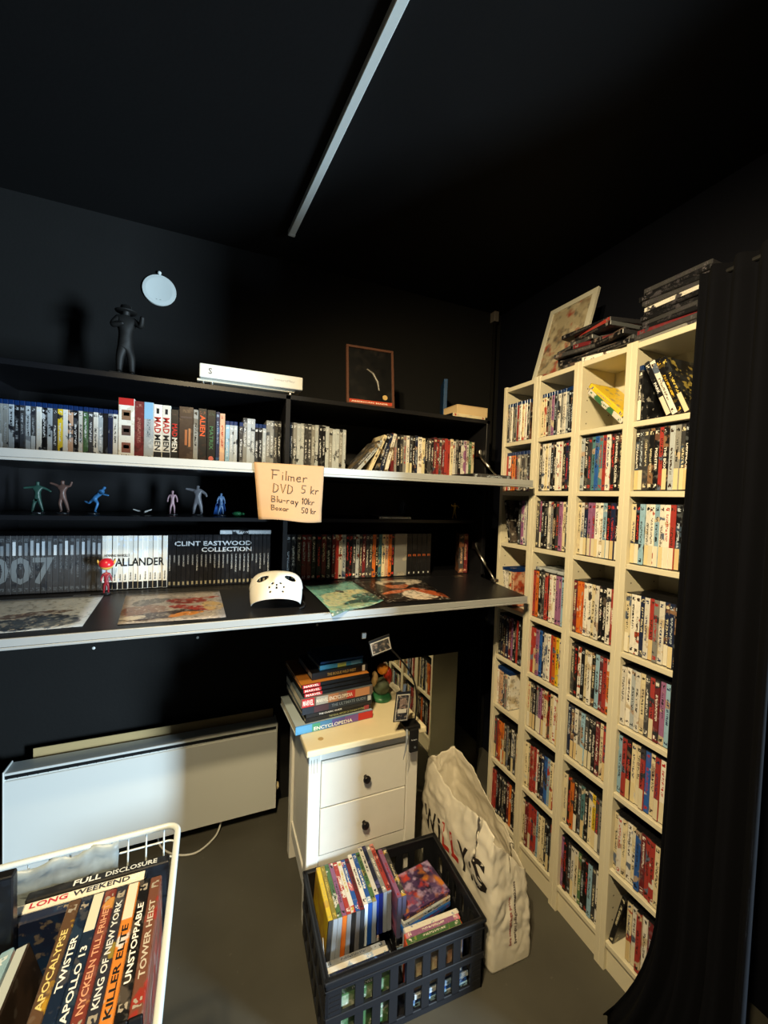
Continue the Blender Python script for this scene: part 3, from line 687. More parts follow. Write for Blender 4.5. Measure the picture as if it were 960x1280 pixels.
figurine((-1.682, .27, ZS), R(-10), .115, '#5e463f', 'brown toy figurine with raised arms and a wide stride', pose(elL=(-.22, 0, .86), haL=(-.34, -.02, .90), elR=(.2, 0, .82), haR=(.26, -.02, .96), anL=(-.04, .02, .04), knR=(.10, 0, .28), anR=(.17, -.02, .04)))
figurine((-1.592, .27, ZS), R(70), .098, '#3c74a8', 'bright blue toy figurine running forwards on a dark disc base', pose(lean=(0, -.42), elL=(-.18, -.18, .70), haL=(-.15, -.36, .66), elR=(.18, .12, .68), haR=(.17, .22, .74), knL=(-.06, -.20, .36), anL=(-.07, -.10, .06), knR=(.06, .18, .36), anR=(.07, .36, .42)))
t = tag(empty('toy_glider', (-1.435, .26, ZS), (0, 0, R(15))), 'tiny dark toy glider with white wing tips on the inner shelf', 'toy')
bm = tube(bmesh.new(), [(0, -.03, .008), (0, 0, .011), (0, .03, .009)], [.002, .006, .002], 8); obj('fuselage', bm, BLACKMATTE, t, smooth=True)
for s in (-1, 1):
    bm = bmesh.new(); tube(bm, [(s*.004, 0, .01), (s*.03, .008, .020)], [.004, .002], 6); obj('wing', bm, mat('toy_white', '#d8d8d4', .4), t)
figurine((-1.338, .27, ZS), R(0), .092, '#a08088', 'pale pink slender toy figurine standing upright', pose(bulk=.85))
def grey_trousers(t, h): pass
figurine((-1.250, .28, ZS), R(-12), .116, '#6c6c72', 'broad grey toy figurine with arms spread, largest on the inner shelf', pose(bulk=1.35, elL=(-.26, 0, .84), haL=(-.40, -.03, .86), elR=(.25, 0, .70), haR=(.30, -.05, .60), anL=(-.13, 0, .04), knL=(-.1, 0, .28), anR=(.13, 0, .04), knR=(.1, 0, .28)))
def cloak(col):
    def f(t, h):
        bm = bmesh.new(); n = 14; rows = []
        for k, (zz, r, y) in enumerate(((.86, .09, .05), (.6, .17, .06), (.3, .24, .07), (.02, .30, .08))):
            rows.append([bm.verts.new((math.cos(R(200+(140*0)+a)) * 0 + math.sin(R(-95+190*j/(n-1)))*r*h, (y+math.cos(R(-95+190*j/(n-1)))*r*.75+.015*math.sin(j*2.2))*h, zz*h+.004)) for j, a in enumerate(range(n))])
        for a, b in zip(rows, rows[1:]):
            for j in range(n-1): bm.faces.new((a[j], a[j+1], b[j+1], b[j]))
        o = obj('cloak', bm, mat('cloak_'+col, col, .5), t, smooth=True); s = o.modifiers.new('thickness', 'SOLIDIFY'); s.thickness = .0015
    return f
figurine((-1.165, .26, ZS), R(25), .088, '#5878a0', 'blue toy figurine in a spread blue cloak, beside the tan price note', pose(knL=(-.12, -.12, .30), anL=(-.16, -.08, .04), anR=(.12, .02, .04)), extra=cloak('#20509a'))
t = tag(empty('toy_turtle', (-1.105, .24, ZS)), 'tiny green toy lump beside the blue cloaked figurine', 'toy')
bm = bmesh.new(); bmesh.ops.create_icosphere(bm, subdivisions=2, radius=1); bmesh.ops.scale(bm, vec=(.020, .014, .010), verts=bm.verts[:]); bmesh.ops.translate(bm, vec=(0, 0, .010), verts=bm.verts[:]); obj('shell', bm, mat('toy_green', '#2f7a4c', .35), t, smooth=True)
bm = bmesh.new(); bmesh.ops.create_icosphere(bm, subdivisions=2, radius=.006); bmesh.ops.translate(bm, vec=(.023, -.004, .010), verts=bm.verts[:]); obj('head', bm, MATS['toy_green'], t, smooth=True)
case('dvd', (-0.855, .30, ZS), (0, 0, R(60)), 'N', 'dark navy case standing turned on the inner shelf behind the price note', None, size=(.016, .135, .12, .003), c2='#14285c', c3='#203a78', cc='#10204a', tt=0)
figurine((-0.345, .29, ZS), R(10), .082, '#2a3c58', 'small dark blue cloaked toy figurine right of the price note', pose(), extra=cloak('#182a4c'))
figurine((-0.095, .22, ZS), R(-8), .078, '#a89030', 'yellow toy figurine with bent arms near the right end of the inner shelf', pose(elL=(-.22, -.02, .78), haL=(-.24, -.06, .92), elR=(.22, 0, .80), haR=(.28, -.04, .66), anL=(-.12, 0, .04), anR=(.13, 0, .04)))
flat('dvd', (-0.44, CF+0.075, ZS), R(0), 'S', 'pale blue-white case lying flat at the inner shelf edge', 'flat cases', size=(.010, .16, .12, .001), c2='#c8dcec', c3='#50687c')
# big-headed toy on the lower open front
t = tag(empty('bobble_toy', (-1.512, 0.085, 1.1635), (0, 0, R(8))), 'small big-headed red and yellow toy in front of the white set', 'figurine')
obj('base', lathe(bmesh.new(), [(.014, 0), (.014, .004), (.012, .005)], 20), mat('toy_base_black', '#1c1c20', .3), t)
skin_fig('body', pose(head=.4), BODY_E, mat('toy_red_body', '#8c2430', .35), t, (0, 0, .004), (0, 0, 0), 2, .078)
bm = bmesh.new(); bmesh.ops.create_icosphere(bm, subdivisions=3, radius=1); bmesh.ops.scale(bm, vec=(.020, .018, .019), verts=bm.verts[:]); bmesh.ops.translate(bm, vec=(0, 0, .098), verts=bm.verts[:])
hd = obj('head', bm, mat('toy_yellow_face', '#e0b458', .35), t, smooth=True)
bm = bmesh.new(); bmesh.ops.create_icosphere(bm, subdivisions=3, radius=1)
bmesh.ops.bisect_plane(bm, geom=bm.verts[:]+bm.edges[:]+bm.faces[:], plane_co=(0, 0, .05), plane_no=(0, .55, -1), clear_outer=True)
bmesh.ops.scale(bm, vec=(.0215, .0195, .0205), verts=bm.verts[:]); bmesh.ops.translate(bm, vec=(0, 0, .0985), verts=bm.verts[:]); obj('cap', bm, mat('toy_red_cap', '#c8202c', .3), hd, smooth=True)
for s in (-1, 1):
    obj('ear', tube(bmesh.new(), [(s*.019, 0, .098), (s*.023, 0, .108), (s*.024, 0, .114)], [.004, .003, .001], 8), MATS['toy_yellow_face'], hd, smooth=True)
# dark statuette on cabinet top
t = tag(empty('statuette', (-1.497, 0.27, ZT), (0, 0, R(10))), 'dark statuette of a figure with a raised arm on top of the cabinet', 'statuette')
DST = mat('dark_bronze', '#151413', .6, metal=.0, noise=.2, nscale=40)
obj('plinth', box(-.05, .065, -.045, .045, 0, .035, .002), mat('dark_plinth', '#241f1c', .5), t)
skin_fig('body', pose(bulk=1.2, elR=(.19, -.08, .72), haR=(.20, -.16, .86), elL=(-.17, -.1, .66), haL=(-.02, -.18, .70)), BODY_E, DST, t, (0, 0, .034), (0, 0, 0), 2, .25)
obj('hat', lathe(bmesh.new(), [(.034, .262), (.036, .265), (.020, .268), (.017, .284), (.006, .289)], 18), DST, t, smooth=True)
# white disc on the wall
t = tag(empty('wall_disc', (-1.418, YB, 2.352)), 'white round disc with a small knob on top, on the black wall', 'wall disc')
obj('plate', lathe(bmesh.new(), [(.062, 0), (.064, -.004), (.062, -.009), (.05, -.011)], 48, (0, 0, 0), 'Y'), mat('white_disc', '#e8f0ee', .4), t, smooth=False)
bm = bmesh.new(); bmesh.ops.create_icosphere(bm, subdivisions=2, radius=.008); bmesh.ops.translate(bm, vec=(0, -.008, .070), verts=bm.verts[:]); obj('knob', bm, MATS['white_disc'], t, smooth=True)
lettering(t, 'a  o', .02, .003, (-.012, -.0115, -.042), (1, 0, 0), (0, 0, 1), '#98a09e', name='tiny_print')

# ------------------------------------------------------------------ tan price note
t = tag(empty('price_note', (-0.983, -0.2535, 1.600)), 'tan paper price list with handwriting hanging from the upper open front', 'paper note')
bm = bmesh.new(); nx, nz = 16, 16; G = []
def note_y(u, v):   # v 0 top .. 1 bottom
    return -0.003-0.020*v*v*math.sin(u*math.pi)*1.0-0.006*math.sin(v*2.4)-(0.010*max(0, v-.78)/.22)-0.004*math.sin(u*5)*v
def note_p(u, v):
    taper = 1-0.10*v
    return Vector(((u-.5)*0.206*taper+0.004*v, note_y(u, v), -0.006-0.158*v-0.006*u*v+0.003*math.sin(u*6)*v))
for j in range(nz+1): G.append([bm.verts.new(note_p(i/nx, j/nz)) for i in range(nx+1)])
for j in range(nz):
    for i in range(nx): bm.faces.new((G[j][i], G[j+1][i], G[j+1][i+1], G[j][i+1]))
top = [bm.verts.new(((i/nx-.5)*0.206, 0.03, 0.0012)) for i in range(nx+1)]; mid = [bm.verts.new(((i/nx-.5)*0.206, -0.002, 0.0012)) for i in range(nx+1)]
for i in range(nx): bm.faces.new((top[i], mid[i], mid[i+1], top[i+1])); bm.faces.new((mid[i], G[0][i], G[0][i+1], mid[i+1]))
o = obj('paper', bm, PAPERTAN, t, smooth=True); s = o.modifiers.new('thickness', 'SOLIDIFY'); s.thickness = .0004
PEN = mat('dark_pen_ink', '#33211a', .6)
GL = {'F': [[(0, 0), (0, 1)], [(-.15, 1), (.6, 1)], [(0, .5), (.4, .52)]], 'i': [[(.1, 0), (.1, .55)], [(.1, .75), (.1, .82)]], 'l': [[(.1, 0), (.1, 1)]], 'm': [[(0, 0), (0, .5), (.25, .45), (.27, 0)], [(.27, .4), (.5, .45), (.55, 0)]],
      'e': [[(0, .28), (.4, .3), (.35, .5), (.08, .45), (0, .2), (.15, 0), (.45, .08)]], 'r': [[(0, 0), (0, .5)], [(0, .35), (.2, .5), (.35, .45)]], 'D': [[(0, 0), (.05, 1), (.45, .8), (.5, .4), (.3, .08), (0, 0)]], 'V': [[(0, 1), (.25, 0), (.5, 1)]],
      '5': [[(.5, 1), (.08, 1), (.05, .55), (.4, .5), (.45, .2), (.2, 0), (0, .08)]], 'k': [[(0, 0), (0, 1)], [(.4, .55), (0, .25), (.4, 0)]], 'B': [[(0, 0), (0, 1), (.4, .9), (.4, .6), (0, .5), (.5, .4), (.45, .1), (0, 0)]], 'u': [[(0, .5), (.02, .1), (.2, 0), (.4, .15), (.4, .5)], [(.4, .5), (.42, 0)]],
      '-': [[(0, .35), (.35, .37)]], 'a': [[(.4, .45), (.1, .48), (0, .2), (.15, 0), (.4, .2), (.4, .5), (.45, 0)]], 'y': [[(0, .5), (.2, .05)], [(.45, .5), (.1, -.4)]], '1': [[(.05, .75), (.2, 1), (.2, 0)]], '0': [[(.25, 1), (.02, .7), (.05, .2), (.25, 0), (.45, .3), (.45, .8), (.25, 1)]],
      'o': [[(.2, .48), (0, .3), (.08, .02), (.35, .05), (.4, .35), (.2, .48)]], 'x': [[(0, .5), (.4, 0)], [(.4, .5), (0, 0)]]}
def handwrite(s, u0, v0, size, slant=.08, drop=.04):
    bm = bmesh.new(); x = u0
    for ch in s:
        if ch == ' ': x += .45*size; continue
        w = 0
        for st in GL[ch]:
            pts = []
            for a, b in st:
                uu = x+(a+slant*b)*size; vv = v0-b*size*1.15+drop*(uu-.3)
                p = note_p(uu, min(.98, max(.01, vv))); p.y -= .0012; pts.append(p); w = max(w, a)
            tube(bm, pts, .0011, 5)
        x += (w+.22)*size
    obj('handwriting', bm, PEN, t)
handwrite('Filmer', .24, .26, .155)
handwrite('DVD', .24, .50, .145); handwrite('5 kr', .66, .46, .125)
handwrite('Blu-ray', .21, .68, .10); handwrite('10kr', .66, .66, .10)
handwrite('Boxar', .20, .83, .085); handwrite('50 kr', .66, .82, .085)

# ------------------------------------------------------------------ things on the lower open front
def flapz(y): return 1.163+(CF-y)/0.335*(1.141-1.163)
def sheet(name, corners, m_, label, cat, lift=.0012, curl=0.0, n=10, group=None):
    """printed sheet lying on the lower open front, corners (x,y) in order; slight curl"""
    bm = bmesh.new(); G = []
    A, B, C_, D_ = [Vector(c) for c in corners]
    cx = sum((Vector(c) for c in corners), Vector((0, 0)))/4
    for j in range(n+1):
        r_ = []
        for i in range(n+1):
            u, v = i/n, j/n
            p = (A*(1-u)+B*u)*(1-v)+(D_*(1-u)+C_*u)*v
            z = flapz(p.y)+lift+curl*(abs(u-.5)*2)**3*.012+curl*.004*math.sin(u*5+v*3)**2
            if p.y < -.258: z -= (-.258-p.y)*.7
            r_.append(bm.verts.new((p.x-cx.x, p.y-cx.y, z-1.15)))
        G.append(r_)
    for j in range(n):
        for i in range(n): bm.faces.new((G[j][i], G[j][i+1], G[j+1][i+1], G[j+1][i]))
    bmesh.ops.recalc_face_normals(bm, faces=bm.faces[:])
    o = obj(name, bm, m_, None, (cx.x, cx.y, 1.15), smooth=True); s = o.modifiers.new('thickness', 'SOLIDIFY'); s.thickness = .0006; s.offset = 1
    return tag(o, label, cat, group)
def shape_art(name, bgc, shapes, wob=.02, stripes=None):
    """flat print: ellipses (cx, cy, rx, ry, rot, colour) in sheet coordinates with wobbly edges"""
    M = bpy.data.materials.new(name); M.use_nodes = True; N = NT(M); b = M.node_tree.nodes['Principled BSDF']
    tc = N.mk('ShaderNodeTexCoord'); nz = N.mk('ShaderNodeTexNoise'); N.put(nz.inputs['Vector'], tc.outputs['Object']); nz.inputs['Scale'].default_value = 28; nz.inputs['Detail'].default_value = 4
    off = N.mk('ShaderNodeVectorMath', operation='MULTIPLY_ADD'); N.put(off.inputs[0], nz.outputs['Color']); off.inputs[1].default_value = (wob, wob, 0); N.put(off.inputs[2], tc.outputs['Object'])
    sub = N.mk('ShaderNodeVectorMath', operation='SUBTRACT'); N.put(sub.inputs[0], off.outputs[0]); sub.inputs[1].default_value = (wob/2, wob/2, 0)
    sp = N.mk('ShaderNodeSeparateXYZ'); N.put(sp.inputs[0], sub.outputs[0]); x, y, _ = sp.outputs
    col = N.mix(N.step(N.noise(tc.outputs['Object'], 1.0, 18, 3), .4, .65), (*hx(bgc[0]), 1), (*hx(bgc[1]), 1))
    for cx_, cy_, rx, ry, rot_, c in shapes:
        ca, sa = math.cos(R(rot_)), math.sin(R(rot_))
        dx = N.math('SUBTRACT', x, cx_); dy = N.math('SUBTRACT', y, cy_)
        u = N.math('DIVIDE', N.math('ADD', N.math('MULTIPLY', dx, ca), N.math('MULTIPLY', dy, sa)), rx)
        v = N.math('DIVIDE', N.math('SUBTRACT', N.math('MULTIPLY', dy, ca), N.math('MULTIPLY', dx, sa)), ry)
        d2 = N.math('ADD', N.math('MULTIPLY', u, u), N.math('MULTIPLY', v, v))
        n = N.mk('ShaderNodeMapRange', clamp=True); N.put(n.inputs['Value'], d2); n.inputs['From Min'].default_value = 1.12; n.inputs['From Max'].default_value = .9
        col = N.mix(n.outputs['Result'], col, (*hx(c), 1))
    for w_, sc_, lo_, amt, c in ((2.2, 45, .52, .55, bgc[0]), (5.1, 70, .56, .5, '#1c1a1a'), (8.4, 95, .58, .45, '#d8d0c4')):
        col = N.mix(N.math('MULTIPLY', N.step(N.noise(tc.outputs['Object'], w_, sc_, 4), lo_, lo_+.08), amt), col, (*hx(c), 1))
    N.put(b.inputs['Base Color'], col); b.inputs['Roughness'].default_value = .28
    return M
g = 'printed sheets on the lower open front'
sheet('printed_sheet', [(-1.85, .075), (-1.515, .07), (-1.505, -.205), (-1.83, -.215)], shape_art('grey_blue_action_print', ['#a9b2ba', '#bcc4ca'], [(-.06, -.09, .16, .045, 8, '#232b3a'), (.05, -.08, .10, .05, 12, '#2f3a4a'), (.03, -.01, .085, .022, 10, '#5a4a40'), (.07, -.035, .05, .012, -5, '#20242c'), (-.12, -.03, .07, .012, 4, '#2a2a30'), (.10, -.10, .05, .03, 20, '#555e6a')], .045), 'grey-white print with dark blue shapes at the far left', 'print', group=g)
sheet('printed_sheet', [(-1.452, .06), (-1.168, .055), (-1.152, -.222), (-1.425, -.212)], shape_art('rust_brown_action_print', ['#8f8a88', '#a59a92'], [(-.08, -.03, .06, .05, 0, '#7a5a48'), (-.07, .05, .05, .03, 20, '#4a4644'), (-.02, -.08, .11, .03, 12, '#3a2c28'), (.03, .04, .06, .03, -12, '#7a2a22'), (.05, -.03, .075, .018, -22, '#8a2e26'), (.08, .055, .05, .010, 8, '#8f3a2c'), (.04, -.085, .05, .018, 10, '#c07c3a'), (.11, -.02, .03, .05, 30, '#b09468'), (-.10, -.09, .03, .02, 0, '#c8c2b8')], .045), 'rust-red and brown action print left of the white mask', 'print', group=g)
sheet('printed_sheet', [(-.868, .04), (-.675, .072), (-.64, -.20), (-.845, -.275)], shape_art('teal_city_print', ['#5f9a96', '#78aaa0'], [(.02, -.02, .10, .07, 10, '#c6c49c'), (-.03, -.05, .05, .09, -20, '#b4bc98'), (.05, -.09, .08, .035, 12, '#2f4c4a'), (0, -.13, .09, .03, 10, '#8fa488'), (.07, -.03, .045, .03, 10, '#3c5c58'), (-.04, -.17, .06, .02, 12, '#5c7268'), (.005, .045, .012, .022, 35, '#16201f')], .03), 'teal and pale green print whose corner overhangs the edge', 'print', curl=.5, group=g)
sheet('printed_sheet', [(-.66, .072), (-.36, .068), (-.375, -.222), (-.63, -.20)], shape_art('portrait_colour_print', ['#1d1817', '#2a211e'], [(.03, .10, .10, .05, 0, '#cbbfae'), (.0, .055, .05, .04, 10, '#b8663e'), (.005, .085, .052, .020, 5, '#1c1412'), (-.03, -.02, .075, .016, 14, '#c0643c'), (.03, -.07, .06, .055, 0, '#e2d4c4'), (.095, -.06, .024, .09, 35, '#b85a34'), (.045, -.11, .05, .02, 0, '#d8c4b0')], .018), 'dark print with orange skin tones and a white patch, rightmost on the front', 'print', lift=.0022, group=g)
# hockey mask
t = tag(empty('hockey_mask', (-1.000, -0.155, flapz(-0.155)+.002), (0, 0, R(-8))), 'white hockey mask with eye and vent holes lying face up', 'mask')
bm = bmesh.new(); NU, NV = 90, 90; V = {}
A_, B_, C2 = .085, .062, .062
def mask_p(u, v):
    # u -1..1 across, v -1 (chin) .. 1 (forehead)
    th = u*math.pi/2*.98
    prof = math.sqrt(max(0, 1-(abs(v) if v > 0 else abs(v)*.72)**2.4))
    x = A_*math.sin(th)*(.80+.20*prof if v > 0 else (.98-.10*v*v)) * (prof**.35 if v > 0 else 1)
    z = C2*math.cos(th)*prof
    n_ = math.exp(-((u/.13)**2+((v-.1)/.35)**2))*.009
    return Vector((x, v*B_, z+n_))
def holed(u, v):
    for s in (-1, 1):
        du, dv = u-s*.36, v-.26+.30*(abs(u)-.36)
        if (du/.165)**2+(dv/.17)**2 < 1: return True
    for (a, b) in ((-.10, -.12), (.10, -.12), (-.18, -.28), (.18, -.28), (0, -.34), (-.16, -.52), (.16, -.52), (0, -.20)):
        if ((u-a)/.030)**2+((v-b)/.048)**2 < 1: return True
    return False
for j in range(NV+1):
    for i in range(NU+1):
        V[i, j] = bm.verts.new(mask_p(i/NU*2-1, -.86+j/NV*1.84))
for j in range(NV):
    for i in range(NU):
        u = (i+.5)/NU*2-1; v = -.86+(j+.5)/NV*1.84
        if not holed(u, v): bm.faces.new((V[i, j], V[i+1, j], V[i+1, j+1], V[i, j+1]))
bmesh.ops.delete(bm, geom=[v for v in bm.verts if not v.link_faces], context='VERTS')
o = obj('shell', bm, mat('white_mask_plastic', '#d4d2cc', .38), t, (0, .020, .047), (R(52), 0, 0), True); s = o.modifiers.new('thickness', 'SOLIDIFY'); s.thickness = .0025; s.offset = -1
bm = tube(bmesh.new(), [(.080, .02, .012), (.092, .0, .004), (.086, -.03, .002), (.07, -.05, .002)], .003, 6); obj('strap', bm, BLACKMATTE, t)

# ------------------------------------------------------------------ floor mirror
t = tag(empty('floor_mirror', (-0.155, 0.265, 0)), 'frameless mirror standing on the floor behind the white chest', 'mirror')
MM = bpy.data.materials.new('mirror_silver'); MM.use_nodes = True; _b = MM.node_tree.nodes['Principled BSDF']; _b.inputs['Metallic'].default_value = 1; _b.inputs['Roughness'].default_value = .015; _b.inputs['Base Color'].default_value = (.78, .8, .76, 1)
obj('mirror_glass', box(-.275, .285, 0, .004, .004, .725), MM, t); obj('backing_board', box(-.277, .287, .0045, .016, 0, .727, .001), BLACKMATTE, t)

# ------------------------------------------------------------------ electric heater on the back wall
t = tag(empty('panel_heater', (-1.393, 0.37, 0.06)), 'wide white electric panel heater low on the back wall', 'heater')
obj('front_panel', box(-.490, .488, 0, .006, 0, .365, .002), HEATER, t)
bm = box(-.492, -.486, -.001, .075, 0, .402, .002); obj('end_cap', bm, HEATER, t); bm = box(.484, .490, -.001, .075, 0, .402, .002); obj('end_cap', bm, HEATER, t)
obj('casing', box(-.486, .484, .006, .06, .002, .372), HEATER, t)
g_ = obj('top_grille', box(-.486, .484, .004, .055, .372, .386), mat('heater_dark_slot', '#15171a', .5), t)
for k in range(32): obj('fin', box(-.48+k*.0305, -.478+k*.0305, .003, .054, .371, .388), MATS['heater_dark_slot'], g_)
obj('top_lip', box(-.486, .484, 0, .072, .3865, .396, .0015), HEATER, t)
obj('rear_plate', box(-.430, .480, .085, .090, .0, .428, .001), mat('aged_tan_plate', '#c2a878', .5), t)
obj('wall_bracket', box(-.2, -.16, .075, .129, .1, .3), HEATER, t); obj('wall_bracket', box(.2, .24, .075, .129, .1, .3), HEATER, t)
obj('thermostat_knob', lathe(bmesh.new(), [(.016, 0), (.016, .014), (.012, .018)], 16, (.490, .045, .075), 'X'), mat('cream_knob', '#e0cfa4', .4), t, smooth=True)
obj('side_catch', box(.490, .496, .02, .05, .165, .20, .002), HEATER, t)
obj('cable', tube(bmesh.new(), smooth_pts([(.26, .05, .0), (.255, .03, -.03), (.23, -.01, -.052), (.16, -.06, -.056), (.08, -.04, -.056), (.02, .02, -.05), (.0, .06, .0)]), .004, 8), mat('white_cable', '#dcdcd6', .4), t, smooth=True)

# ------------------------------------------------------------------ white chest of drawers
ch = tag(empty('chest_of_drawers', (-0.667, 0.02, 0)), 'white two-drawer wooden chest with a worn cream top', 'chest of drawers')
W2, D2 = .212, .172
tp = obj('top', box(-.226, .226, -.207, .180, .638, .660, .004, 2), CHESTTOP, ch)
bm = bmesh.new()
obj('water_ring', lathe(bmesh.new(), [(.010, .6600), (.010, .6603)], 16, (-.165, -.150, 0)), mat('ring_stain', '#b89a62', .6), tp)
for sx in (-1, 1):
    for sy in (-1, 1):
        x0 = sx*W2; x1 = sx*(W2-.045)
        lg = obj('leg', box(min(x0, x1), max(x0, x1), min(sy*D2, sy*(D2-.045)), max(sy*D2, sy*(D2-.045)), 0, .638, .003), CHESTW, ch)
        if sy < 0:
            bm = bmesh.new()
            for gx_ in (-.010, 0, .010): bx(bm, sx*(W2-.0225)+gx_-.002, sx*(W2-.0225)+gx_+.002, -D2-.0012, -D2+.001, .555, .605, .0008)
            obj('carved_flute', bm, mat('chest_white_shade', '#d8d6cc', .5), lg)
obj('side_panel', box(-W2+.012, -W2+.026, -D2+.04, D2-.04, .10, .638), CHESTW, ch); obj('side_panel', box(W2-.026, W2-.012, -D2+.04, D2-.04, .10, .638), CHESTW, ch)
obj('side_rail', box(-W2+.006, -W2+.03, -D2+.04, D2-.04, .10, .16, .002), CHESTW, ch); obj('side_rail', box(W2-.03, W2-.006, -D2+.04, D2-.04, .10, .16, .002), CHESTW, ch)
obj('back_panel', box(-W2+.04, W2-.04, D2-.03, D2-.024, .10, .638), CHESTW, ch)
obj('front_rail', box(-W2+.044, W2-.044, -D2+.006, -D2+.03, .592, .638, .001), CHESTW, ch); obj('front_rail', box(-W2+.044, W2-.044, -D2+.006, -D2+.03, .20, .248, .001), CHESTW, ch)
obj('carcass_floor', box(-W2+.04, W2-.04, -D2+.03, D2-.03, .2, .215), CHESTW, ch)
for z0, z1 in ((.422, .589), (.2515, .418)):
    d = obj('drawer', box(-W2+.0475, W2-.0475, -D2+.003, D2-.06, z0, z1, .002), CHESTW, ch)
    obj('knob', lathe(bmesh.new(), [(.007, -D2+.003), (.006, -D2-.006), (.0135, -D2-.012), (.0145, -D2-.017), (.011, -D2-.022), (.004, -D2-.024)], 18, (0, 0, (z0+z1)/2-.008), 'Y'), DARKMETAL, d, smooth=True)
# ------------------------------------------------------------------ stack of books
def book(xc, yc, z, w, d, h, rz, spine, label, cover=None, text=None, ink='#e8e4d8', tsx=.6, tx0=.3, tag_=None, patches=(), tz=.5, page='#d8d0bc'):
    h = h*.88
    t = tag(empty('book', (xc, yc, z), (0, 0, rz)), label, 'book', 'books stacked on the white chest')
    cv = mat('cover_'+(cover or spine), cover or spine, .3); sp = mat('spine_'+spine, spine, .3)
    obj('pages', box(-w/2+.003, w/2-.003, .004, d-.003, .0022, h-.0022), mat('page_'+page, page, .8, noise=.08, nscale=200), t)
    c_ = box(-w/2, w/2, .002, d, 0, .002, .0004); bx(c_, -w/2, w/2, .002, d, h-.002, h, .0004); obj('cover', c_, cv, t)
    s_ = obj('spine', box(-w/2, w/2, 0, .0035, 0, h, .001), sp, t)
    for (a, b, col) in patches:
        obj('printed_patch', box(-w/2+a*w, -w/2+b*w, -.0006, .001, h*.06, h*.94), mat('patch_'+col, col, .4), s_)
    if tag_: 
        obj('red_tag', box(-w/2+.004, -w/2+.004+tag_[0], -.0009, .001, h*.05, h*.95), mat('red_tag', '#c0242a', .4), s_)
        lettering(s_, tag_[1], tag_[0]*.86, h*.6, (-w/2+.004+tag_[0]*.07, -.0012, h*.2), (1, 0, 0), (0, 0, 1), '#f0e8e0')
    if text: lettering(s_, text, w*tsx, h*.42, (-w/2+w*tx0, -.0012, h*tz-h*.21), (1, 0, 0), (0, 0, 1), ink)
    return t
zz = .6605; BX = -.757; BY = -.075; bk = dict()
book(BX-.005, BY, zz, .300, .24, .036, R(4), '#4a86b8', 'thick multicoloured encyclopedia with white capitals at the stack bottom', '#aab8c0', 'ENCYCLOPEDIA', '#eef0ea', .5, .22, None, ((0, .2, '#5aa0d0'), (.2, .3, '#4a9a7a'), (.45, .62, '#5a58a8'), (.62, .8, '#7a5aa8'), (.8, 1, '#c03030')), .35); zz += 0.03232
book(BX+.012, BY+.01, zz, .262, .22, .020, R(5), '#1c1f22', 'black book with pale green lettering, second from the bottom', None, 'THE VISUAL HISTORY OF THE MAN OF STEEL', '#a8aa78', .55, .34, None, ((.0, .06, '#0c0c0e'), (.88, .96, '#a04048'))); zz += 0.01824
book(BX+.014, BY+.01, zz, .262, .22, .016, R(5), '#22262c', 'black book with small white lettering, third from the bottom', None, 'THE CLASSIC GUIDE', '#e8e8e4', .34, .18); zz += 0.01472
book(BX+.006, BY+.008, zz, .278, .225, .030, R(5), '#2c3440', 'slate blue book with a slanted red title, fourth from the bottom', '#30363e', 'THE ULTIMATE GUIDE', '#7c8a98', .5, .40, None, ((.16, .36, '#4a3038'), (.93, .98, '#c8ccd0')), .55); zz += 0.02704
book(BX+.003, BY+.004, zz, .282, .23, .038, R(4), '#6a5c52', 'thick picture-covered comics volume in the middle of the stack', '#5a6670', 'MARVEL ENCYCLOPEDIA', '#e8e0d0', .5, .2, (.045, 'MARVEL'), ((.2, .36, '#a8a49a'), (.36, .5, '#b07850'), (.5, .62, '#8a6a5c'), (.62, .74, '#b83a30'), (.74, .95, '#c08a62'))); zz += 0.03408
for n in range(3):
    book(BX+.006-.003*n, BY+.012+.004*n, zz, .268, .235, .0155, R(4.5), '#131316', ['lower black comic volume with red-and-white tag', 'middle black comic volume with red-and-white tag', 'upper black comic volume with red-and-white tag'][n], ['#161618', '#161618', '#c07a34'][n], None, tag_=(.066, 'MARVEL'), patches=((.32, .98, '#d0d0cc'),) if 0 else ())
    o = bpy.context.scene.objects[-1] if 0 else None
    zz += 0.01419
book(BX+.022, BY+.045, zz, .226, .185, .030, R(5), '#1b1b1e', 'black book with gold capitals near the top of the stack', None, 'THE ROGUE WILD WEST', '#b8a060', .52, .26, None, ((.9, .95, '#d8d8d4'),), page='#a8b0b8'); zz += 0.02704
book(BX+.030, BY+.058, zz, .178, .15, .020, R(6), '#3f92c4', 'light blue book with a yellow spine patch, second from the top', '#1f5a8c', None, patches=((.40, .60, '#b8c060'), (.72, .95, '#78b4d8'))); zz += 0.01824
book(BX+.034, BY+.066, zz, .176, .145, .010, R(4), '#1f4a7c', 'thin dark blue book on top of the stack', '#1c4468', None); zz += 0.00944
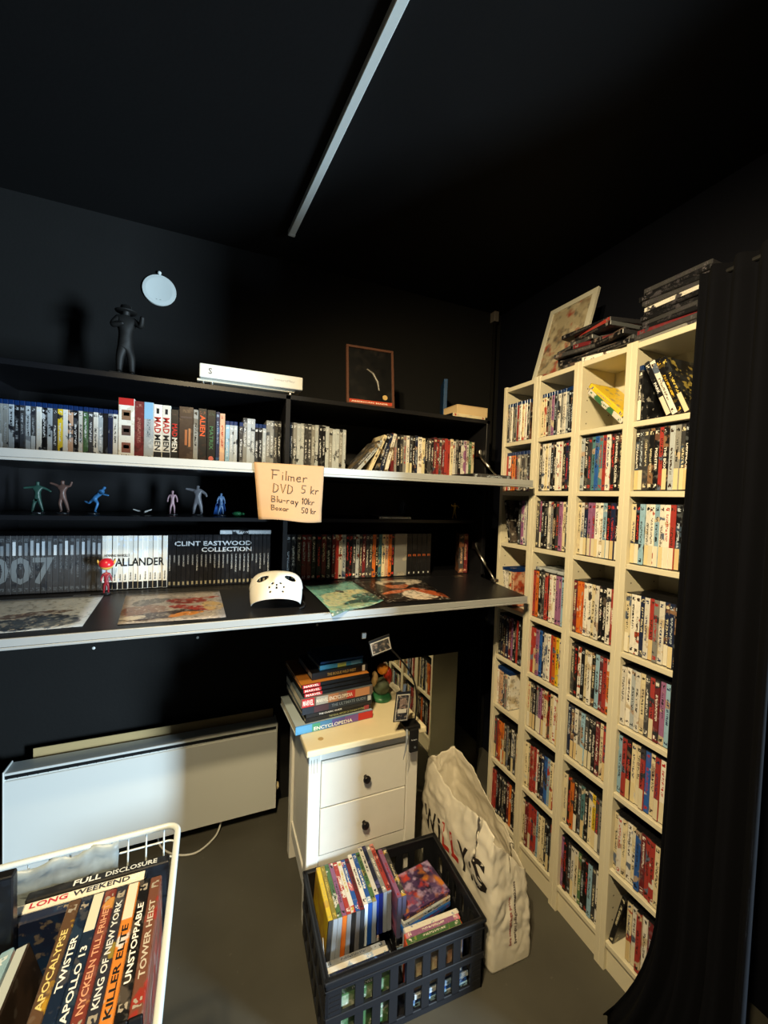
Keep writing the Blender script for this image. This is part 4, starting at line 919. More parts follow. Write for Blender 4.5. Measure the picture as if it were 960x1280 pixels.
# --- resin figurine on the chest
t = tag(empty('resin_figurine', (-.523, .065, .6605), (0, 0, R(-10))), 'orange and green resin figurine on the chest behind the badges', 'figurine')
obj('base', lathe(bmesh.new(), [(.044, 0), (.046, .006), (.040, .016), (.028, .022)], 22), mat('resin_green', '#2f6a44', .4, noise=.2, nscale=60), t, smooth=True)
def blob(name, c, r, m_, par, sub=3):
    bm = bmesh.new(); bmesh.ops.create_icosphere(bm, subdivisions=sub, radius=1); bmesh.ops.scale(bm, vec=r, verts=bm.verts[:])
    for v in bm.verts: v.co += v.co.normalized()*.003*math.sin(v.co.x*220+1)*math.sin(v.co.z*190)*math.sin(v.co.y*170+.5)
    bmesh.ops.translate(bm, vec=c, verts=bm.verts[:]); return obj(name, bm, m_, par, smooth=True)
bd = blob('body', (0, 0, .052), (.034, .030, .038), mat('resin_grey_green', '#5c6650', .5, noise=.25, nscale=70), t)
blob('rear_leaf', (-.030, 0, .085), (.014, .016, .034), mat('resin_tan', '#b89a68', .5), t); blob('red_back', (.028, .006, .092), (.018, .018, .040), mat('resin_red', '#b8321e', .4), t)
blob('orange_cap', (.002, -.004, .128), (.024, .020, .024), mat('resin_orange', '#e08a28', .4), t)
# --- clip arm with badges
t = tag(empty('clip_arm', (-.500, -.187, .660)), 'black clamp with a thin bent arm on the chest edge', 'clamp')
obj('clamp', box(-.034, .030, -.006, .045, .0005, .016, .004, 2), BLACKMATTE, t)
bm = box(-.020, .016, -.020, -.008, -.075, .012, .004, 2); obj('clamp_jaw', bm, BLACKMATTE, t)
lettering(t, 'Logo', .022, .006, (-.014, -.0206, -.03), (1, 0, 0), (0, 0, 1), '#c8ccd0', name='clamp_print')
obj('screw', lathe(bmesh.new(), [(.004, -.0195), (.004, -.0225)], 12, (.0, 0, -.055), 'Y'), METAL, t)
obj('arm', tube(bmesh.new(), smooth_pts([(.012, .01, .014), (.016, .008, .09), (.006, .004, .16), (-.022, 0, .22), (-.065, 0, .275), (-.115, 0, .325), (-.16, 0, .352)]), .0032, 8), BLACKMATTE, t, smooth=True)
obj('ribbon', tube(bmesh.new(), [(-.030, -.012, .012), (-.036, -.026, -.01), (-.042, -.03, -.05), (-.050, -.03, -.085)], [.004, .004, .003, .001], 6), mat('grey_ribbon', '#8f96a0', .6), t)
obj('tip_clip', box(-.215, -.197, -.006, .0, .362, .384, .002), METAL, t)
def badge(loc, w, h, rot, label, dark):
    t = tag(empty('name_badge', loc, rot), label, 'badge', 'badges hanging from the clip arm')
    obj('holder', box(-w/2, w/2, 0, .003, -h, 0, .001), mat('badge_black', '#1e1f22', .35), t)
    cd = obj('card', box(-w/2+.004, w/2-.004, -.0008, .001, -h+.004, -.010), mat('badge_card', '#d2cec4', .5), t)
    obj('inner_print', box(-w/2+.007, w/2-.007, -.0014, 0, -h+.007, -.013), art_mat('badge_print_'+dark, [dark, '#5a5550', '#24221f', '#9a8a7c'], 60, w*50), cd)
    return t
b1 = badge((-.652, -.197, 1.022), .080, .058, (0, R(-14), 0), 'wide badge with white border at the top of the bent arm', '#3a3a3a')
b2 = badge((-.556, -.215, .824), .058, .108, (R(0), R(5), 0), 'tall portrait badge hanging lower on the bent arm', '#1c1b1a')
obj('portrait_print', box(-.012, .012, -.0022, -.001, -.058, -.024), art_mat('badge_portrait', ['#8a7468', '#2c2420', '#b09a8c'], 70, 3), [c for c in b2.children if c.name.startswith('card')][0])
obj('text_print', box(-.017, .017, -.0022, -.001, -.076, -.062), mat('badge_pale', '#d8d4ca', .5), [c for c in b2.children if c.name.startswith('card')][0])
obj('badge_clip', box(-.006, .006, -.002, .003, 0, .028, .001), METAL, b2)

# ------------------------------------------------------------------ black folding crate and its contents
CW, CD, CH = .500, .335, .222
CRM = Matrix.Translation((-.640, -.334, 0)) @ Matrix.Rotation(R(-2.0), 4, 'Z')
cr = tag(empty('storage_crate', (-.640, -.334, 0), (0, 0, R(-2.0))), 'black plastic folding crate full of cases in front of the chest', 'crate')
obj('crate_floor', box(-CW/2+.006, CW/2-.006, -CD/2+.006, CD/2-.006, .004, .010), BLACKPL, cr)
def crate_wall(L, m_name):
    bm = bmesh.new(); T = .008
    for z0, z1, tt_ in ((0, .022, 0), (.098, .118, .003), (.182, CH, 0)): bx(bm, -L/2, L/2, -tt_, T, z0, z1, .0015)
    n = 8 if L > .4 else 5
    for za, zb in ((.018, .100), (.116, .184)):
        bx(bm, -L/2, -L/2+.045, 0, T, za, zb); bx(bm, L/2-.045, L/2, 0, T, za, zb)
        step = (L-.09)/n
        for k in range(1, n): bx(bm, -L/2+.045+k*step-.0125, -L/2+.045+k*step+.0125, 0, T, za, zb)
    # corner ribbing
    for s in (-1, 1):
        for za in (.03, .045, .06, .075, .128, .142, .156, .170): bx(bm, s*(L/2-.040) if s < 0 else s*(L/2-.012), s*(L/2-.012) if s < 0 else s*(L/2-.012)+.0001, -.0015, 0, za, za+.004) if s < 0 else bx(bm, L/2-.040, L/2-.012, -.0015, 0, za, za+.004)
    # rim lip
    bx(bm, -L/2-.004, L/2+.004, -.005, T+.003, CH-.010, CH, .002); bx(bm, -L/2-.002, L/2+.002, -.003, T, CH-.030, CH-.026, .001)
    return mesh_from(m_name, bm, BLACKPL)
LW = crate_wall(CW, 'long_wall'); SW = crate_wall(CD, 'short_wall')
link('long_wall', LW, cr, (0, -CD/2, 0)); link('long_wall', LW, cr, (0, CD/2, 0), (0, 0, math.pi))
link('short_wall', SW, cr, (-CW/2, 0, 0), (0, 0, -math.pi/2)); link('short_wall', SW, cr, (CW/2, 0, 0), (0, 0, math.pi/2))
def crate_flat(lx, ly, z, rz, code, label, grp, kind='dvd', **kw):
    """case lying flat in crate coordinates, spine towards local -y"""
    o = flat(kind, (0, 0, 0), 0, code, label, grp, **kw)
    w, h = SIZES[kind][0], SIZES[kind][1]
    o.matrix_basis = CRM @ Matrix.Translation((lx, ly, z)) @ Matrix.Rotation(rz, 4, 'Z') @ Matrix.Translation((-h/2, 0, w/2)) @ Matrix.Rotation(math.pi/2, 4, 'Y')
    return o
NUMS = ['bottom', 'second', 'third', 'fourth', 'fifth', 'sixth', 'seventh', 'eighth', 'ninth', 'tenth']
fl_cols = {'left': 'WSGWK', 'right': 'BLBSBWBLG'}
for side, lx, ly, cds, pl in (('right', .112, -CD/2+.0125, 'LBS', 'front'), ('left', -.128, -CD/2+.160, 'KDGKDM', 'rear'), ('right', .112, -CD/2+.160, 'DKDGKNDP', 'rear')):
    z = .0105
    for n, chh in enumerate(cds):
        crate_flat(lx+random.uniform(-.006, .006), ly+random.uniform(0, .004), z, R(random.uniform(-1.5, 1.5)), chh, '%s case lying flat in the crate, %s layer of the %s %s pile' % (NAMEC[chh], NUMS[n], side, pl), 'cases lying flat in the crate', c2=random.choice(['#a8b4bc', '#8fa4b8', '#c0c4c0', '#7890a8']), c3=random.choice(['#30343c', '#e8eaee', '#4a5a6c']))
        z += .0149
    if side == 'left' and pl == 'rear': ZFL = z
    if side == 'right' and pl == 'rear': ZFR = z
    if side == 'right' and pl == 'front': ZFF = z
# standing row, spines up, ends towards the viewer
row_c = [('Y', '#caa03a', '#3a3c40'), ('#8a7a30', '#7a6a2c', '#9aa0a8'), ('E', '#d8d4c8', '#9aa0a8'), ('P', '#e0dcd4', '#d06a24'), ('R', '#d8d4ca', '#8c8c90'), ('W', '#c02c28', '#1a1a1e'), ('B', '#c86a70', '#6a6a70'), ('M', '#4a6a9a', '#2c3440'), ('W', '#e8e4dc', '#d8e4ee'),
         ('B', '#9ab4d0', '#1c4c9c'), ('E', '#a89a5c', '#8a94a4'), ('W', '#e8e4dc', '#2440a8'), ('N', '#4a4a7a', '#1a2468'), ('G', '#a8a8aa', '#8a92a0'), ('R', '#d89088', '#8a92a0')]
LZT = ['#c9a33a', '#7a6a2c']
for n, (code, c2_, cc_) in enumerate(row_c):
    lx = -.212+n*.0152; tilt = R(3.0-.35*n)
    # local: spine normal up, long axis along crate y, bottom of the case towards the viewer
    base_z = ZFL+.0006 if n < 14 else .13
    o = case('dvd', (0, 0, 0), (0, 0, 0), code, '%s-spined case with %s plastic, %s from left in the upright crate row' % (NAMEC.get(code, 'olive'), ['smoky', 'pale grey', 'grey', 'orange', 'grey', 'black', 'grey', 'charcoal', 'pale', 'blue', 'grey', 'blue', 'navy', 'grey', 'grey'][n], ORD[n]), 'upright cases in the crate', c2=c2_, cc=cc_, c3=random.choice(['#f0ece2', '#26262a', '#c8b050']))
    zb = ZFL+.0008
    B3 = Matrix(((1, 0, 0), (0, 0, 1), (0, -1, 0))).to_4x4()      # local x->x, y->-z, z->y
    yoff = -.034+ (.012 if n in (8, 9, 10) else 0) + (.030 if n > 10 else 0)
    o.matrix_basis = CRM @ Matrix.Translation((lx, yoff, zb+.135+.0145*abs(math.sin(tilt))/2)) @ Matrix.Translation((0, 0, -.135)) @ Matrix.Rotation(tilt, 4, 'Y') @ Matrix.Translation((0, 0, .135)) @ B3
o = obj('paper_divider', box(-.030, .030, -.0006, .0006, 0, .095), mat('white_paper', '#dfe3e4', .7), None); o.matrix_basis = CRM @ Matrix.Translation((-.226, -.075, ZFL+.012)) @ Matrix.Rotation(R(80), 4, 'Z') @ Matrix.Rotation(R(-6), 4, 'X')
tag(o, 'white paper card standing at the front left inside the crate', 'card')
# flat top cases, right half
crate_flat(.122, -.040, ZFR+.0006, R(10), 'B', 'blue case under the purple-covered one in the crate', 'loose cases on the right of the crate', c2='#2c64b0', cc='#1c5cb0')
o = crate_flat(.124, -.034, ZFR+.0155, R(9), 'S', 'silver case just below the purple-covered one in the crate', 'loose cases on the right of the crate', cc='#c8ccd0')
o = crate_flat(.126, -.028, ZFR+.0304, R(9), '#4a3058', 'case with purple, orange and red cover topmost in the crate', 'loose cases on the right of the crate', c2='#7a5a86', c3='#e0842c', cc='#26242a')
M_ = art_mat('purple_orange_cover', ['#4a3560', '#6a5080', '#3a2848', '#d08030', '#2c2038', '#c8402c', '#b09ac0'], 14, 4.0)
q = obj('cover_print', box(.004, .186, .004, .130, 0, .0004), M_, o); q.matrix_basis = Matrix.Translation((-.00735-.0004, 0, 0)) @ Matrix.Rotation(math.pi/2, 4, 'Y').inverted() @ Matrix.Translation((0, 0, 0)); 
q.matrix_basis = Matrix(((0, 0, -1, -.0079), (0, 1, 0, 0), (1, 0, 0, 0), (0, 0, 0, 1)))
B5 = Matrix(((0, 0, -1), (1, 0, 0), (0, -1, 0))).to_4x4()
for n, (code, c2_, lb) in enumerate([('G', '#b0b8c0', 'grey-spined case on edge, sixth behind the left crate front'), ('W', '#a8b8c8', 'white-spined case on edge, fifth behind the left crate front'), ('N', '#4a6a9a', 'navy-spined case on edge, fourth behind the left crate front'), ('L', '#d8c860', 'light-blue-spined case on edge, third behind the left crate front'), ('S', '#7088a0', 'silver-spined case on edge, second behind the left crate front'), ('E', '#9aa890', 'green-spined case on edge, nearest the left crate front')]):
    o = case('dvd', (0, 0, 0), (0, 0, 0), code, lb, 'cases on edge across the crate front', c2=c2_, cc='#8a94a0', c3='#e8e4d8' if n % 2 else '#3a4450')
    o.matrix_basis = CRM @ Matrix.Translation((-.135+.095+.003*(n % 3), -.068-.0155*n, .0105+.1358)) @ B5
for n, (ly, code, c2_, cc_, lb) in enumerate([(-.092, 'W', '#9aa8c0', '#c8ccd0', 'white-spined case on edge across the crate front'), (-.108, 'P', '#d08aa0', '#d8582c', 'pink-spined case with orange plastic on edge across the crate front'), (-.124, 'E', '#8a9a4c', '#d8582c', 'green-spined case on edge across the crate front'), (-.140, 'C', '#a8846c', '#4a6aa8', 'tan-spined case on edge, nearest the crate front')]):
    o = case('dvd', (0, 0, 0), (0, 0, 0), code, lb, 'cases on edge across the crate front', c2=c2_, cc=cc_, c3='#e8e4d8')
    o.matrix_basis = CRM @ Matrix.Translation((.105+.095-.004*n, ly, ZFF+.1355)) @ B5
for n, (lx, code, c2_, lb) in enumerate([(.020, 'P', '#5a4a78', 'purple-spined case leaning right of the upright crate row'), (.036, 'D', '#c8a040', 'dark case with a yellow end right of the upright crate row')]):
    o = case('dvd', (0, 0, 0), (0, 0, 0), code, lb, 'loose cases on the right of the crate', c2=c2_, cc='#5a5a78')
    B3 = Matrix(((1, 0, 0), (0, 0, 1), (0, -1, 0))).to_4x4()
    o.matrix_basis = CRM @ Matrix.Translation((lx+.0, -.035+.0*n, ZFR-.030+.135)) @ B3
# ------------------------------------------------------------------ carrier bag
t = tag(empty('carrier_bag', (-.266, -.250, 0), (0, 0, R(-1))), 'crumpled white plastic carrier bag with black and red letters', 'bag')
BAGM = mat('white_bag_plastic', '#e4ddcc', .42, noise=.03, nscale=20, bump=.25, bscale=35, spec=.4)
HW, HL = .084, .248
from mathutils import noise as MN
from mathutils.bvhtree import BVHTree
bm = bmesh.new(); NR, NZ = 150, 54; rings = []
def outline(a, hw, hl, e=16.0):
    c, s = math.cos(a), math.sin(a)
    r = (abs(c)**e+abs(s)**e)**(-1/e)
    return r*c*hw, r*s*hl
for j in range(NZ+1):
    v = j/NZ; ring = []
    for i in range(NR):
        a = 2*math.pi*i/NR
        x, y = outline(a, HW*(1+.06*math.sin(v*3.1)-.05*v), HL*(1-.02*v))
        fr_ = (1-y/HL)/2; rg = (x/HW+1)/2                      # 0 back .. 1 front, 0 left .. 1 right
        HLft = .385+.035*fr_+.018*math.sin(fr_*9+.6); HRt = .425-.02*fr_-.20*max(0, fr_-.25)
        H = HLft*(1-rg)+HRt*rg
        H += .014*MN.noise(Vector((x*25, y*25, 3.1)))
        z = v*H
        fold = max(0, v-.72)/.28
        x += (.022*fold*fold if rg < .5 else -.010*fold)*(1 if abs(y) < HL*.95 else .3)
        if y < -HL*.6: y += .035*v*v
        p = Vector((x*9, y*9, z*9)); q = Vector((x*26+4, y*26, z*20))
        d = Vector((x/HW if abs(x)/HW > abs(y)/HL-.03 else 0, y/HL if abs(y)/HL > abs(x)/HW-.03 else 0, 0)).normalized()
        wr = (.013*(abs(MN.noise(p))-.22)+.0085*(abs(MN.noise(q))-.2)+.004*abs(MN.noise(q*2.1)))*min(1, v*3)
        ring.append(bm.verts.new((x+d.x*wr, y+d.y*wr, z)))
    rings.append(ring)
for a, b in zip(rings, rings[1:]):
    for i in range(NR): bm.faces.new((a[i], a[(i+1) % NR], b[(i+1) % NR], b[i]))
bm.faces.new(list(reversed(rings[0])))
bag_bvh = BVHTree.FromBMesh(bm)
bo = obj('bag_body', bm, BAGM, t, smooth=True); s_ = bo.modifiers.new('thickness', 'SOLIDIFY'); s_.thickness = .0012; s_.offset = -1
def bag_text(s, w, h, org, xd, yd, ray_o, ray_d, ink, name):
    q = text_bm(s, w, h, org, xd, yd)
    bmesh.ops.triangulate(q, faces=q.faces[:]); bmesh.ops.subdivide_edges(q, edges=[e for e in q.edges if e.calc_length() > .015], cuts=2)
    for v in q.verts:
        o_ = Vector((ray_o[0] if ray_o[0] is not None else v.co.x, ray_o[1] if ray_o[1] is not None else v.co.y, v.co.z))
        hit = bag_bvh.ray_cast(o_, Vector(ray_d))
        if hit[0]: v.co = hit[0]-Vector(ray_d)*.0012
    o_ = obj(name, q, INK, t); o_['ink'] = list(hx(ink))
for (s, y0, w, h, ink) in (('W', .195, .095, .085, '#26221f'), ('i', .088, .020, .085, '#26221f'), ('L', .054, .048, .085, '#c0392e'), ('L', -.006, .048, .085, '#c0392e'), ('Y', -.058, .066, .085, '#26221f'), (':', -.130, .016, .060, '#26221f'), ('S', -.152, .070, .095, '#26221f')):
    bag_text(s, w, h, (-.09, y0, .150+.20*(.19-y0)), (0, -1, .2), (0, .2, 1), (-.4, None), (1, 0, 0), ink, 'bag_letter')
for k, (x0, ink, s, L) in enumerate(((.000, '#a04a42', 'bra mat till laga priser', .15), (.020, '#4a3c3a', 'Sveriges billigaste matkasse', .19))):
    bag_text(s, L, .013, (x0, -.25, .07), (0, 0, 1), (-1, 0, 0), (None, -.5), (0, 1, 0), ink, 'bag_print')

# ------------------------------------------------------------------ wire basket with cases near the camera
BXR, BXL, BYB, BYF, BZ = -1.238, -1.665, -.722, -1.19, .935
bs = tag(empty('wire_basket', (0, 0, 0)), 'white wire basket packed with cases at the lower left', 'basket')
def rrect(x0, x1, y0, y1, z, r=.03, n=6):
    pts = []
    for cx_, cy_, a0 in ((x1-r, y1-r, 0), (x0+r, y1-r, 90), (x0+r, y0+r, 180), (x1-r, y0+r, 270)):
        for k in range(n+1):
            a = R(a0+90*k/n); pts.append((cx_+r*math.cos(a), cy_+r*math.sin(a), z))
    return pts
obj('rim', tube(bmesh.new(), rrect(BXL, BXR, BYF, BYB, BZ, .018), .0048, 10, closed=True), WHITEWIRE, bs, smooth=True)
obj('lower_ring', tube(bmesh.new(), rrect(BXL+.02, BXR-.012, BYF+.02, BYB-.010, BZ-.17, .02), .003, 8, closed=True), WHITEWIRE, bs, smooth=True)
for z, ins in ((BZ-.026, .0), (BZ-.052, .002), (BZ-.10, .006)): obj('side_wire', tube(bmesh.new(), rrect(BXL+ins, BXR-ins, BYF+ins, BYB-ins, z, .018), .0014, 6, closed=True), WHITEWIRE, bs)
k = 0; xw = BXR-.022
wire_me = mesh_from('cross_wire', tube(bmesh.new(), [(0, 0, 0), (0, -.010, -.17), (0, BYF-BYB+.010, -.17), (0, BYF-BYB, 0)], .0014, 6), WHITEWIRE)
while xw > BXL+.01: link('cross_wire', wire_me, bs, (xw, BYB, BZ)); xw -= .0262
wire2 = mesh_from('long_wire', tube(bmesh.new(), [(0, 0, 0), (-.010, 0, -.17), (BXL-BXR+.010, 0, -.17), (BXL-BXR, 0, 0)], .0014, 6), WHITEWIRE)
yw = BYB-.03
while yw > BYF+.01: link('long_wire', wire2, bs, (BXR, yw, BZ)); yw -= .05
# stand under the basket
st = tag(empty('basket_stand', (0, 0, 0)), 'white steel frame carrying the wire basket', 'stand')
for x_ in (BXL+.03, BXR-.03):
    for y_ in (BYF+.03, BYB-.03): obj('post', box(x_-.008, x_+.008, y_-.008, y_+.008, 0, BZ-.176, .001), WHITEWIRE, st)
for y_ in (BYF+.03, BYB-.03):
    for z_ in (.08, .40, BZ-.184): obj('rail', box(BXL+.03, BXR-.03, y_-.006, y_+.006, z_, z_+.008), WHITEWIRE, st)
# cases, spines up. top of case towards the viewer
def up_case(x, y_far, ztop, code, label, tilt=0, kind='dvd', **kw):
    o = case(kind, (0, 0, 0), (0, 0, 0), code, label, 'cases in the wire basket', **kw)
    B4 = Matrix(((-1, 0, 0), (0, 0, -1), (0, -1, 0))).to_4x4()     # local x->-x, y->-z, z->-y
    o.matrix_basis = Matrix.Translation((x, y_far, ztop-.135)) @ Matrix.Rotation(tilt, 4, 'Y') @ Matrix.Translation((0, 0, .135)) @ B4
    return o
up = [('#6a4438', 'TOWER HEIST', '#b8b0a8', 'brown-red spine with pale capitals, outermost at the right of the basket', '#8a3028'), ('K', 'UNSTOPPABLE', '#e6e6ea', 'black spine with white capitals, second from the right in the basket', '#4a4440'), ('#c87a34', 'KILLER ELITE', '#1c1c1e', 'orange spine with dark capitals in the wire basket', '#c8ccd4'),
      ('#2a2c38', 'KING OF NEW YORK', '#cfd6e0', 'dark spine with pale blue capitals in the wire basket', '#8a7a3a'), ('#7a3a34', 'NYCKELN TILL FRIHET', '#d09a80', 'maroon spine with copper capitals in the wire basket', '#c08a4a'), ('#1c2a40', 'APOLLO 13', '#e4e8ee', 'navy spine with white capitals and pale top in the basket', '#2a3c50'),
      ('#16243c', 'TWISTER', '#e8ecf2', 'dark blue spine with spaced white capitals in the wire basket', '#22344c'), ('#5a4434', 'APOCALYPSE', '#d8c884', 'brown spine with pale yellow capitals in the wire basket', '#b08a30')]
for n, (code, title, ink, lb, c2_) in enumerate(up):
    x_ = -1.2625-.0150*n
    o = up_case(x_, -.776, .900, code, lb, title=title, ink=ink, tt=0, c2=c2_, c3='#9a948c', tsize=.52, tilt=R(-1.0), tc=.65 if n in (2, 5) else .5, tl=.58 if n in (2, 5) else .72)
    if n in (2, 5): q = obj('price_sticker', box(-.0062, .0062, -.0013, -.0008, .004, .060), STICK, o); q['c1'] = list(hx('#d2d0c4')); bpy.context.view_layer.update()
for n, (yy, xc, code, title, ink, lb, c2_) in enumerate([(-.7395, -1.345, 'K', 'FULL DISCLOSURE', '#cfd6de', 'dark case along the back of the basket with pale capitals', '#20242c'), (-.7555, -1.376, 'W', 'LONG WEEKEND', '#2a3040', 'white-spined case along the back of the basket', '#e4e8ec'), (-.7695, -1.365, 'N', None, '#a8947c', 'dark navy case along the back of the basket', '#1c3050')]):
    o = case('dvd', (0, 0, 0), (0, 0, 0), code, lb, 'cases in the wire basket', c2=c2_, tt=0 if title else 1, c3='#8a7c6a' if not title else c2_)
    B5 = Matrix(((0, 0, -1), (1, 0, 0), (0, -1, 0))).to_4x4()       # local x->y, y->-z, z->-x : reads left to right
    o.matrix_basis = Matrix.Translation((xc+.095, yy, .893-.003*n)) @ B5
    if title:
        if n == 1:
            lettering(o, 'LONG', .045, .009, (-.0045, -.0012, .125), (0, 0, -1), (1, 0, 0), '#b8283c') if 0 else None
            lettering(o, 'LONG', .046, .0088, (-.0044, -.0012, .150), (0, 0, -1), (1, 0, 0), '#c0304a'); lettering(o, 'WEEKEND', .075, .0088, (-.0044, -.0012, .098), (0, 0, -1), (1, 0, 0), '#2a3040')
        else:
            lettering(o, 'FULL', .036, .0100, (-.005, -.0012, .132), (0, 0, -1), (1, 0, 0), '#dfe4ea'); lettering(o, 'DISCLOSURE', .072, .0088, (-.0044, -.0012, .090), (0, 0, -1), (1, 0, 0), '#c6ced6')
# leaning cover and pale-blue cases at the left of the basket
up_case(-1.425, -.80, .880, 'M', 'dark brown cover leaning face-out in the wire basket', tilt=R(34), c2='#2a201c', c3='#4a4440', tt=0) if 0 else None
for n, (x_, code, lb, c2_, sp_) in enumerate([(-1.388, '#2c2420', 'case leaning left in the basket, its dark brown cover in view', '#3c302a', '#b8c4cc'), (-1.405, 'L', 'pale case with pinkish spine leaning left in the basket', '#c8b0b4', None), (-1.422, 'B', 'blue glossy case leaning left in the basket', '#4c7cb8', None), (-1.439, 'L', 'light blue glossy case leaning left in the basket', '#6aa0d0', None), (-1.456, 'B', 'blue case leaning furthest left in the wire basket', '#5a3a58', None)]):
    o = up_case(x_, -.800, .882, code, lb, tilt=R(-15), kind='dvd', c2=c2_, cc='#7aa6cc' if n else '#141417', c3='#cfe0ee' if n else '#5a5450', tt=.4 if n else 0)
    if sp_: q = obj('pale_spine_strip', box(-.0060, .0060, -.0012, -.0007, .004, .186), STICK, o); q['c1'] = list(hx(sp_))
o = case('dvd', (0, 0, 0), (0, 0, 0), 'K', 'black case standing tall at the left corner of the basket', 'cases in the wire basket', c2='#14161c', c3='#1c2028', tt=0)
o.matrix_basis = Matrix.Translation((-1.437, -.787, .785)) @ Matrix.Rotation(R(90), 4, 'Z')
# crumpled plastic sheet behind the cases
bm = bmesh.new(); G = []; n = 14
for j in range(n+1):
    G.append([bm.verts.new((-1.475+.150*i/n, -.7285+.0022*math.sin(i*1.9+j)+.002*math.sin(j*2.3), .80+.125*j/n+.004*math.sin(i*1.3)*(j/n)+.012*(i/n)*(j/n))) for i in range(n+1)])
for j in range(n):
    for i in range(n): bm.faces.new((G[j][i], G[j][i+1], G[j+1][i+1], G[j+1][i]))
o = obj('plastic_sheet', bm, mat('grey_white_film', '#8e999e', .4, noise=.35, nscale=45), None, smooth=True); s = o.modifiers.new('thickness', 'SOLIDIFY'); s.thickness = .0006
tag(o, 'crumpled grey-white plastic film tucked behind the cases in the basket', 'plastic sheet')

# ------------------------------------------------------------------ curtain on the right
t = tag(empty('curtain', (0, 0, 0)), 'dark navy curtain hanging to the floor beside the bookcases', 'curtain')
CURT = mat('dark_navy_curtain', '#04050b', .95, noise=.12, nscale=120, bump=.2, bscale=500, spec=.15)
bm = bmesh.new(); NU, NV = 90, 40; G = []
def curt(u, v):  # u 0 (bookcase edge) ..1 ; v 0 top ..1 bottom
    fl = max(0, v-.80)/.20
    tight = 1-.0*v
    y = -.806-.200*u-.012*math.sin(v*3.1)*0
    y += (1-u)*(.0+.012*v+.095*fl**2.2)
    x = -.040+.026*math.sin(u*24+.6*math.sin(v*2))*(0.55+.45*v)+.010*math.sin(u*55+v)*v-.030*v*(1-u)-.055*fl**2*(1-u)
    return (x, y, 2.115*(1-v)+.004)
for j in range(NV+1): G.append([bm.verts.new(curt(i/NU, j/NV)) for i in range(NU+1)])
for j in range(NV):
    for i in range(NU): bm.faces.new((G[j][i], G[j][i+1], G[j+1][i+1], G[j+1][i]))
o = obj('cloth', bm, CURT, t, smooth=True); s = o.modifiers.new('thickness', 'SOLIDIFY'); s.thickness = .002
obj('curtain_rod', tube(bmesh.new(), [(-.03, -.83, 2.10), (-.03, -2.65, 2.10)], .006, 10), BLACKMATTE, t)
for y_ in (-1.09, -2.60): obj('rod_bracket', box(-.036, XR-.012, y_-.008, y_+.008, 2.092, 2.108), BLACKMATTE, t)

# ------------------------------------------------------------------ on top of the bookcases
ZB = 2.0205
fr = tag(empty('white_picture_frame', (.105, -.165, ZB), (0, 0, RZ)), 'white picture frame leaning back on top of the bookcases', 'picture frame')
fr.rotation_euler = (Matrix.Rotation(RZ, 4, 'Z') @ Matrix.Rotation(R(-16), 4, 'X')).to_euler()
bm = box(-.125, .125, 0, .014, 0, .024, .001); bx(bm, -.125, .125, 0, .014, .356, .380, .001); bx(bm, -.125, -.101, 0, .014, .024, .356, .001); bx(bm, .101, .125, 0, .014, .024, .356, .001)
obj('frame', bm, mat('white_frame', '#d6d4c4', .45), fr)
obj('picture', box(-.101, .101, .005, .010, .024, .356), art_mat('beige_poster_print', ['#b0a488', '#8c7a62', '#c8bca0', '#a05040', '#6a6458'], 16, 6.0), fr)
lettering(fr, 'MACHETE', .13, .022, (-.07, .0046, .30), (1, 0, 0), (0, 0, 1), '#7a6a58', name='poster_lettering') if 0 else None
# neat stack above the bookcase beside the curtain
z = ZB-.006
for n, chh in enumerate('GDMKDKKWDKKD'):
    flat('dvd', (.018+random.uniform(-.006, .010)+.003*n, -.690+random.uniform(-.006, .006), z), RZ+R(random.uniform(-5, 5)+2), chh, '%s case, %s from the bottom of the stack next to the curtain' % (NAMEC[chh], ORD[n]), 'cases stacked on the bookcase beside the curtain', cc='#3a3a3e' if n % 3 else '#18181b', c2='#3c3a40', c3='#57545a', tt=.3)
    z += .0152
# slumped pile
z = ZB-.006
for n, chh in enumerate('WKDKMDKRKDKKDKD'):
    pz = z
    o = flat('dvd', (.014+.004*(n % 3)+random.uniform(-.008, .010), -.485+.010*n+random.uniform(-.025, .025), pz), RZ+R(random.uniform(-16, 16)), chh, '%s case, %s from the bottom of the slumped pile on the bookcases' % (NAMEC[chh], ORD[n]), 'cases in the slumped pile on the bookcases', cc='#2c2c30' if n % 2 else '#55585c', c2='#5a4a44', c3='#7a7470', tt=.4)
    z += .0150 if n < 9 else .0148
    if n == 8: z = ZB-.006
    if n >= 8: o.location.y -= 0

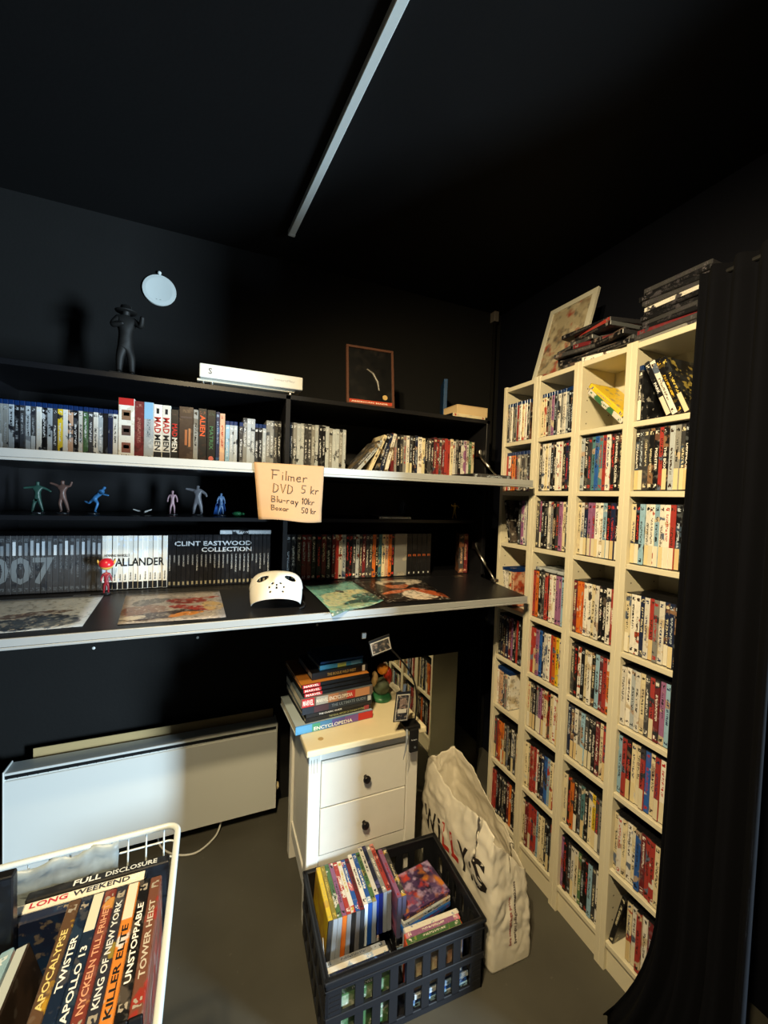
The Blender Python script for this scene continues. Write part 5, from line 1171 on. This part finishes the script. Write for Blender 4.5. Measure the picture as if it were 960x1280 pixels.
# ------------------------------------------------------------------ the many smallest spines, joined
def build_joined():
    verts, faces, mi, data = [], [], [], []
    for (w, h, d, top), loc, rot, c1, c2, c3, cc, sd, tt, stk in JOIN:
        M_ = Matrix.Translation(loc) @ Euler(rot).to_matrix().to_4x4()
        def add(P, F, m_, col, ext):
            b = len(verts); verts.extend([tuple(M_ @ Vector(p)) for p in P])
            (x0, x1), (y0, y1), (z0, z1) = ext
            for f in F:
                faces.append([b+i for i in f]); mi.append(m_)
                for i in f:
                    p = P[i]; data.append((p, ((p[0]-x0)/(x1-x0), (p[1]-y0)/(y1-y0), (p[2]-z0)/(z1-z0)), col, c2, c3, sd, tt))
        e = .0012; X, Y, Z = w/2, d, h
        P = [(-X+e, 0, e), (X-e, 0, e), (X-e, 0, Z-e), (-X+e, 0, Z-e), (-X, e, 0), (X, e, 0), (X, e, Z), (-X, e, Z), (-X, Y, 0), (X, Y, 0), (X, Y, Z), (-X, Y, Z)]
        F = [(0, 1, 2, 3), (0, 4, 5, 1), (1, 5, 6, 2), (2, 6, 7, 3), (3, 7, 4, 0), (4, 8, 9, 5), (5, 9, 10, 6), (6, 10, 11, 7), (7, 11, 8, 4), (8, 11, 10, 9)]
        ext = ((-X, X), (0, Y), (0, Z)); add(P, F, 1, cc, ext)
        q = .0005; x = X+q; zz0, zz1 = .003, h-top
        o2 = [(-x, Y-.003), (-x, .0012), (-x+.0016, -q), (x-.0016, -q), (x, .0012), (x, Y-.003)]
        P = [(a, b, z) for a, b in o2 for z in (zz0, zz1)]
        add(P, [(2*i, 2*i+2, 2*i+3, 2*i+1) for i in range(5)], 0, c1, ((-x, x), (-q, Y), (zz0, zz1)))
        if stk:
            sx = X-.0012
            add([(-sx, -.0009, .004), (sx, -.0009, .004), (sx, -.0009, .064), (-sx, -.0009, .064)], [(0, 1, 2, 3)], 1, hx(stk), ext)
    me = bpy.data.meshes.new('small_dvd_cases'); me.from_pydata(verts, [], faces); me.update()
    for k, ix in (('loc', 0), ('gen', 1), ('c1', 2), ('c2', 3), ('c3', 4)):
        a = me.attributes.new(k, 'FLOAT_VECTOR', 'CORNER'); a.data.foreach_set('vector', [v for dd in data for v in dd[ix]])
    for k, ix in (('sd', 5), ('tt', 6)):
        a = me.attributes.new(k, 'FLOAT', 'CORNER'); a.data.foreach_set('value', [dd[ix] for dd in data])
    PJ = bpy.data.materials.new('case_plastic_joined'); PJ.use_nodes = True
    an = PJ.node_tree.nodes.new('ShaderNodeAttribute'); an.attribute_name = 'c1'; pb = PJ.node_tree.nodes['Principled BSDF']
    PJ.node_tree.links.new(an.outputs['Vector'], pb.inputs['Base Color']); pb.inputs['Roughness'].default_value = .3
    me.materials.append(SLEEVE_J); me.materials.append(PJ)
    me.polygons.foreach_set('material_index', mi)
    o = link('dvd_cases', me); o['kind'] = 'stuff'
    tag(o, 'many small DVD spines in the two far bookcases and the upper right of the cabinet', 'DVD cases')
build_joined()
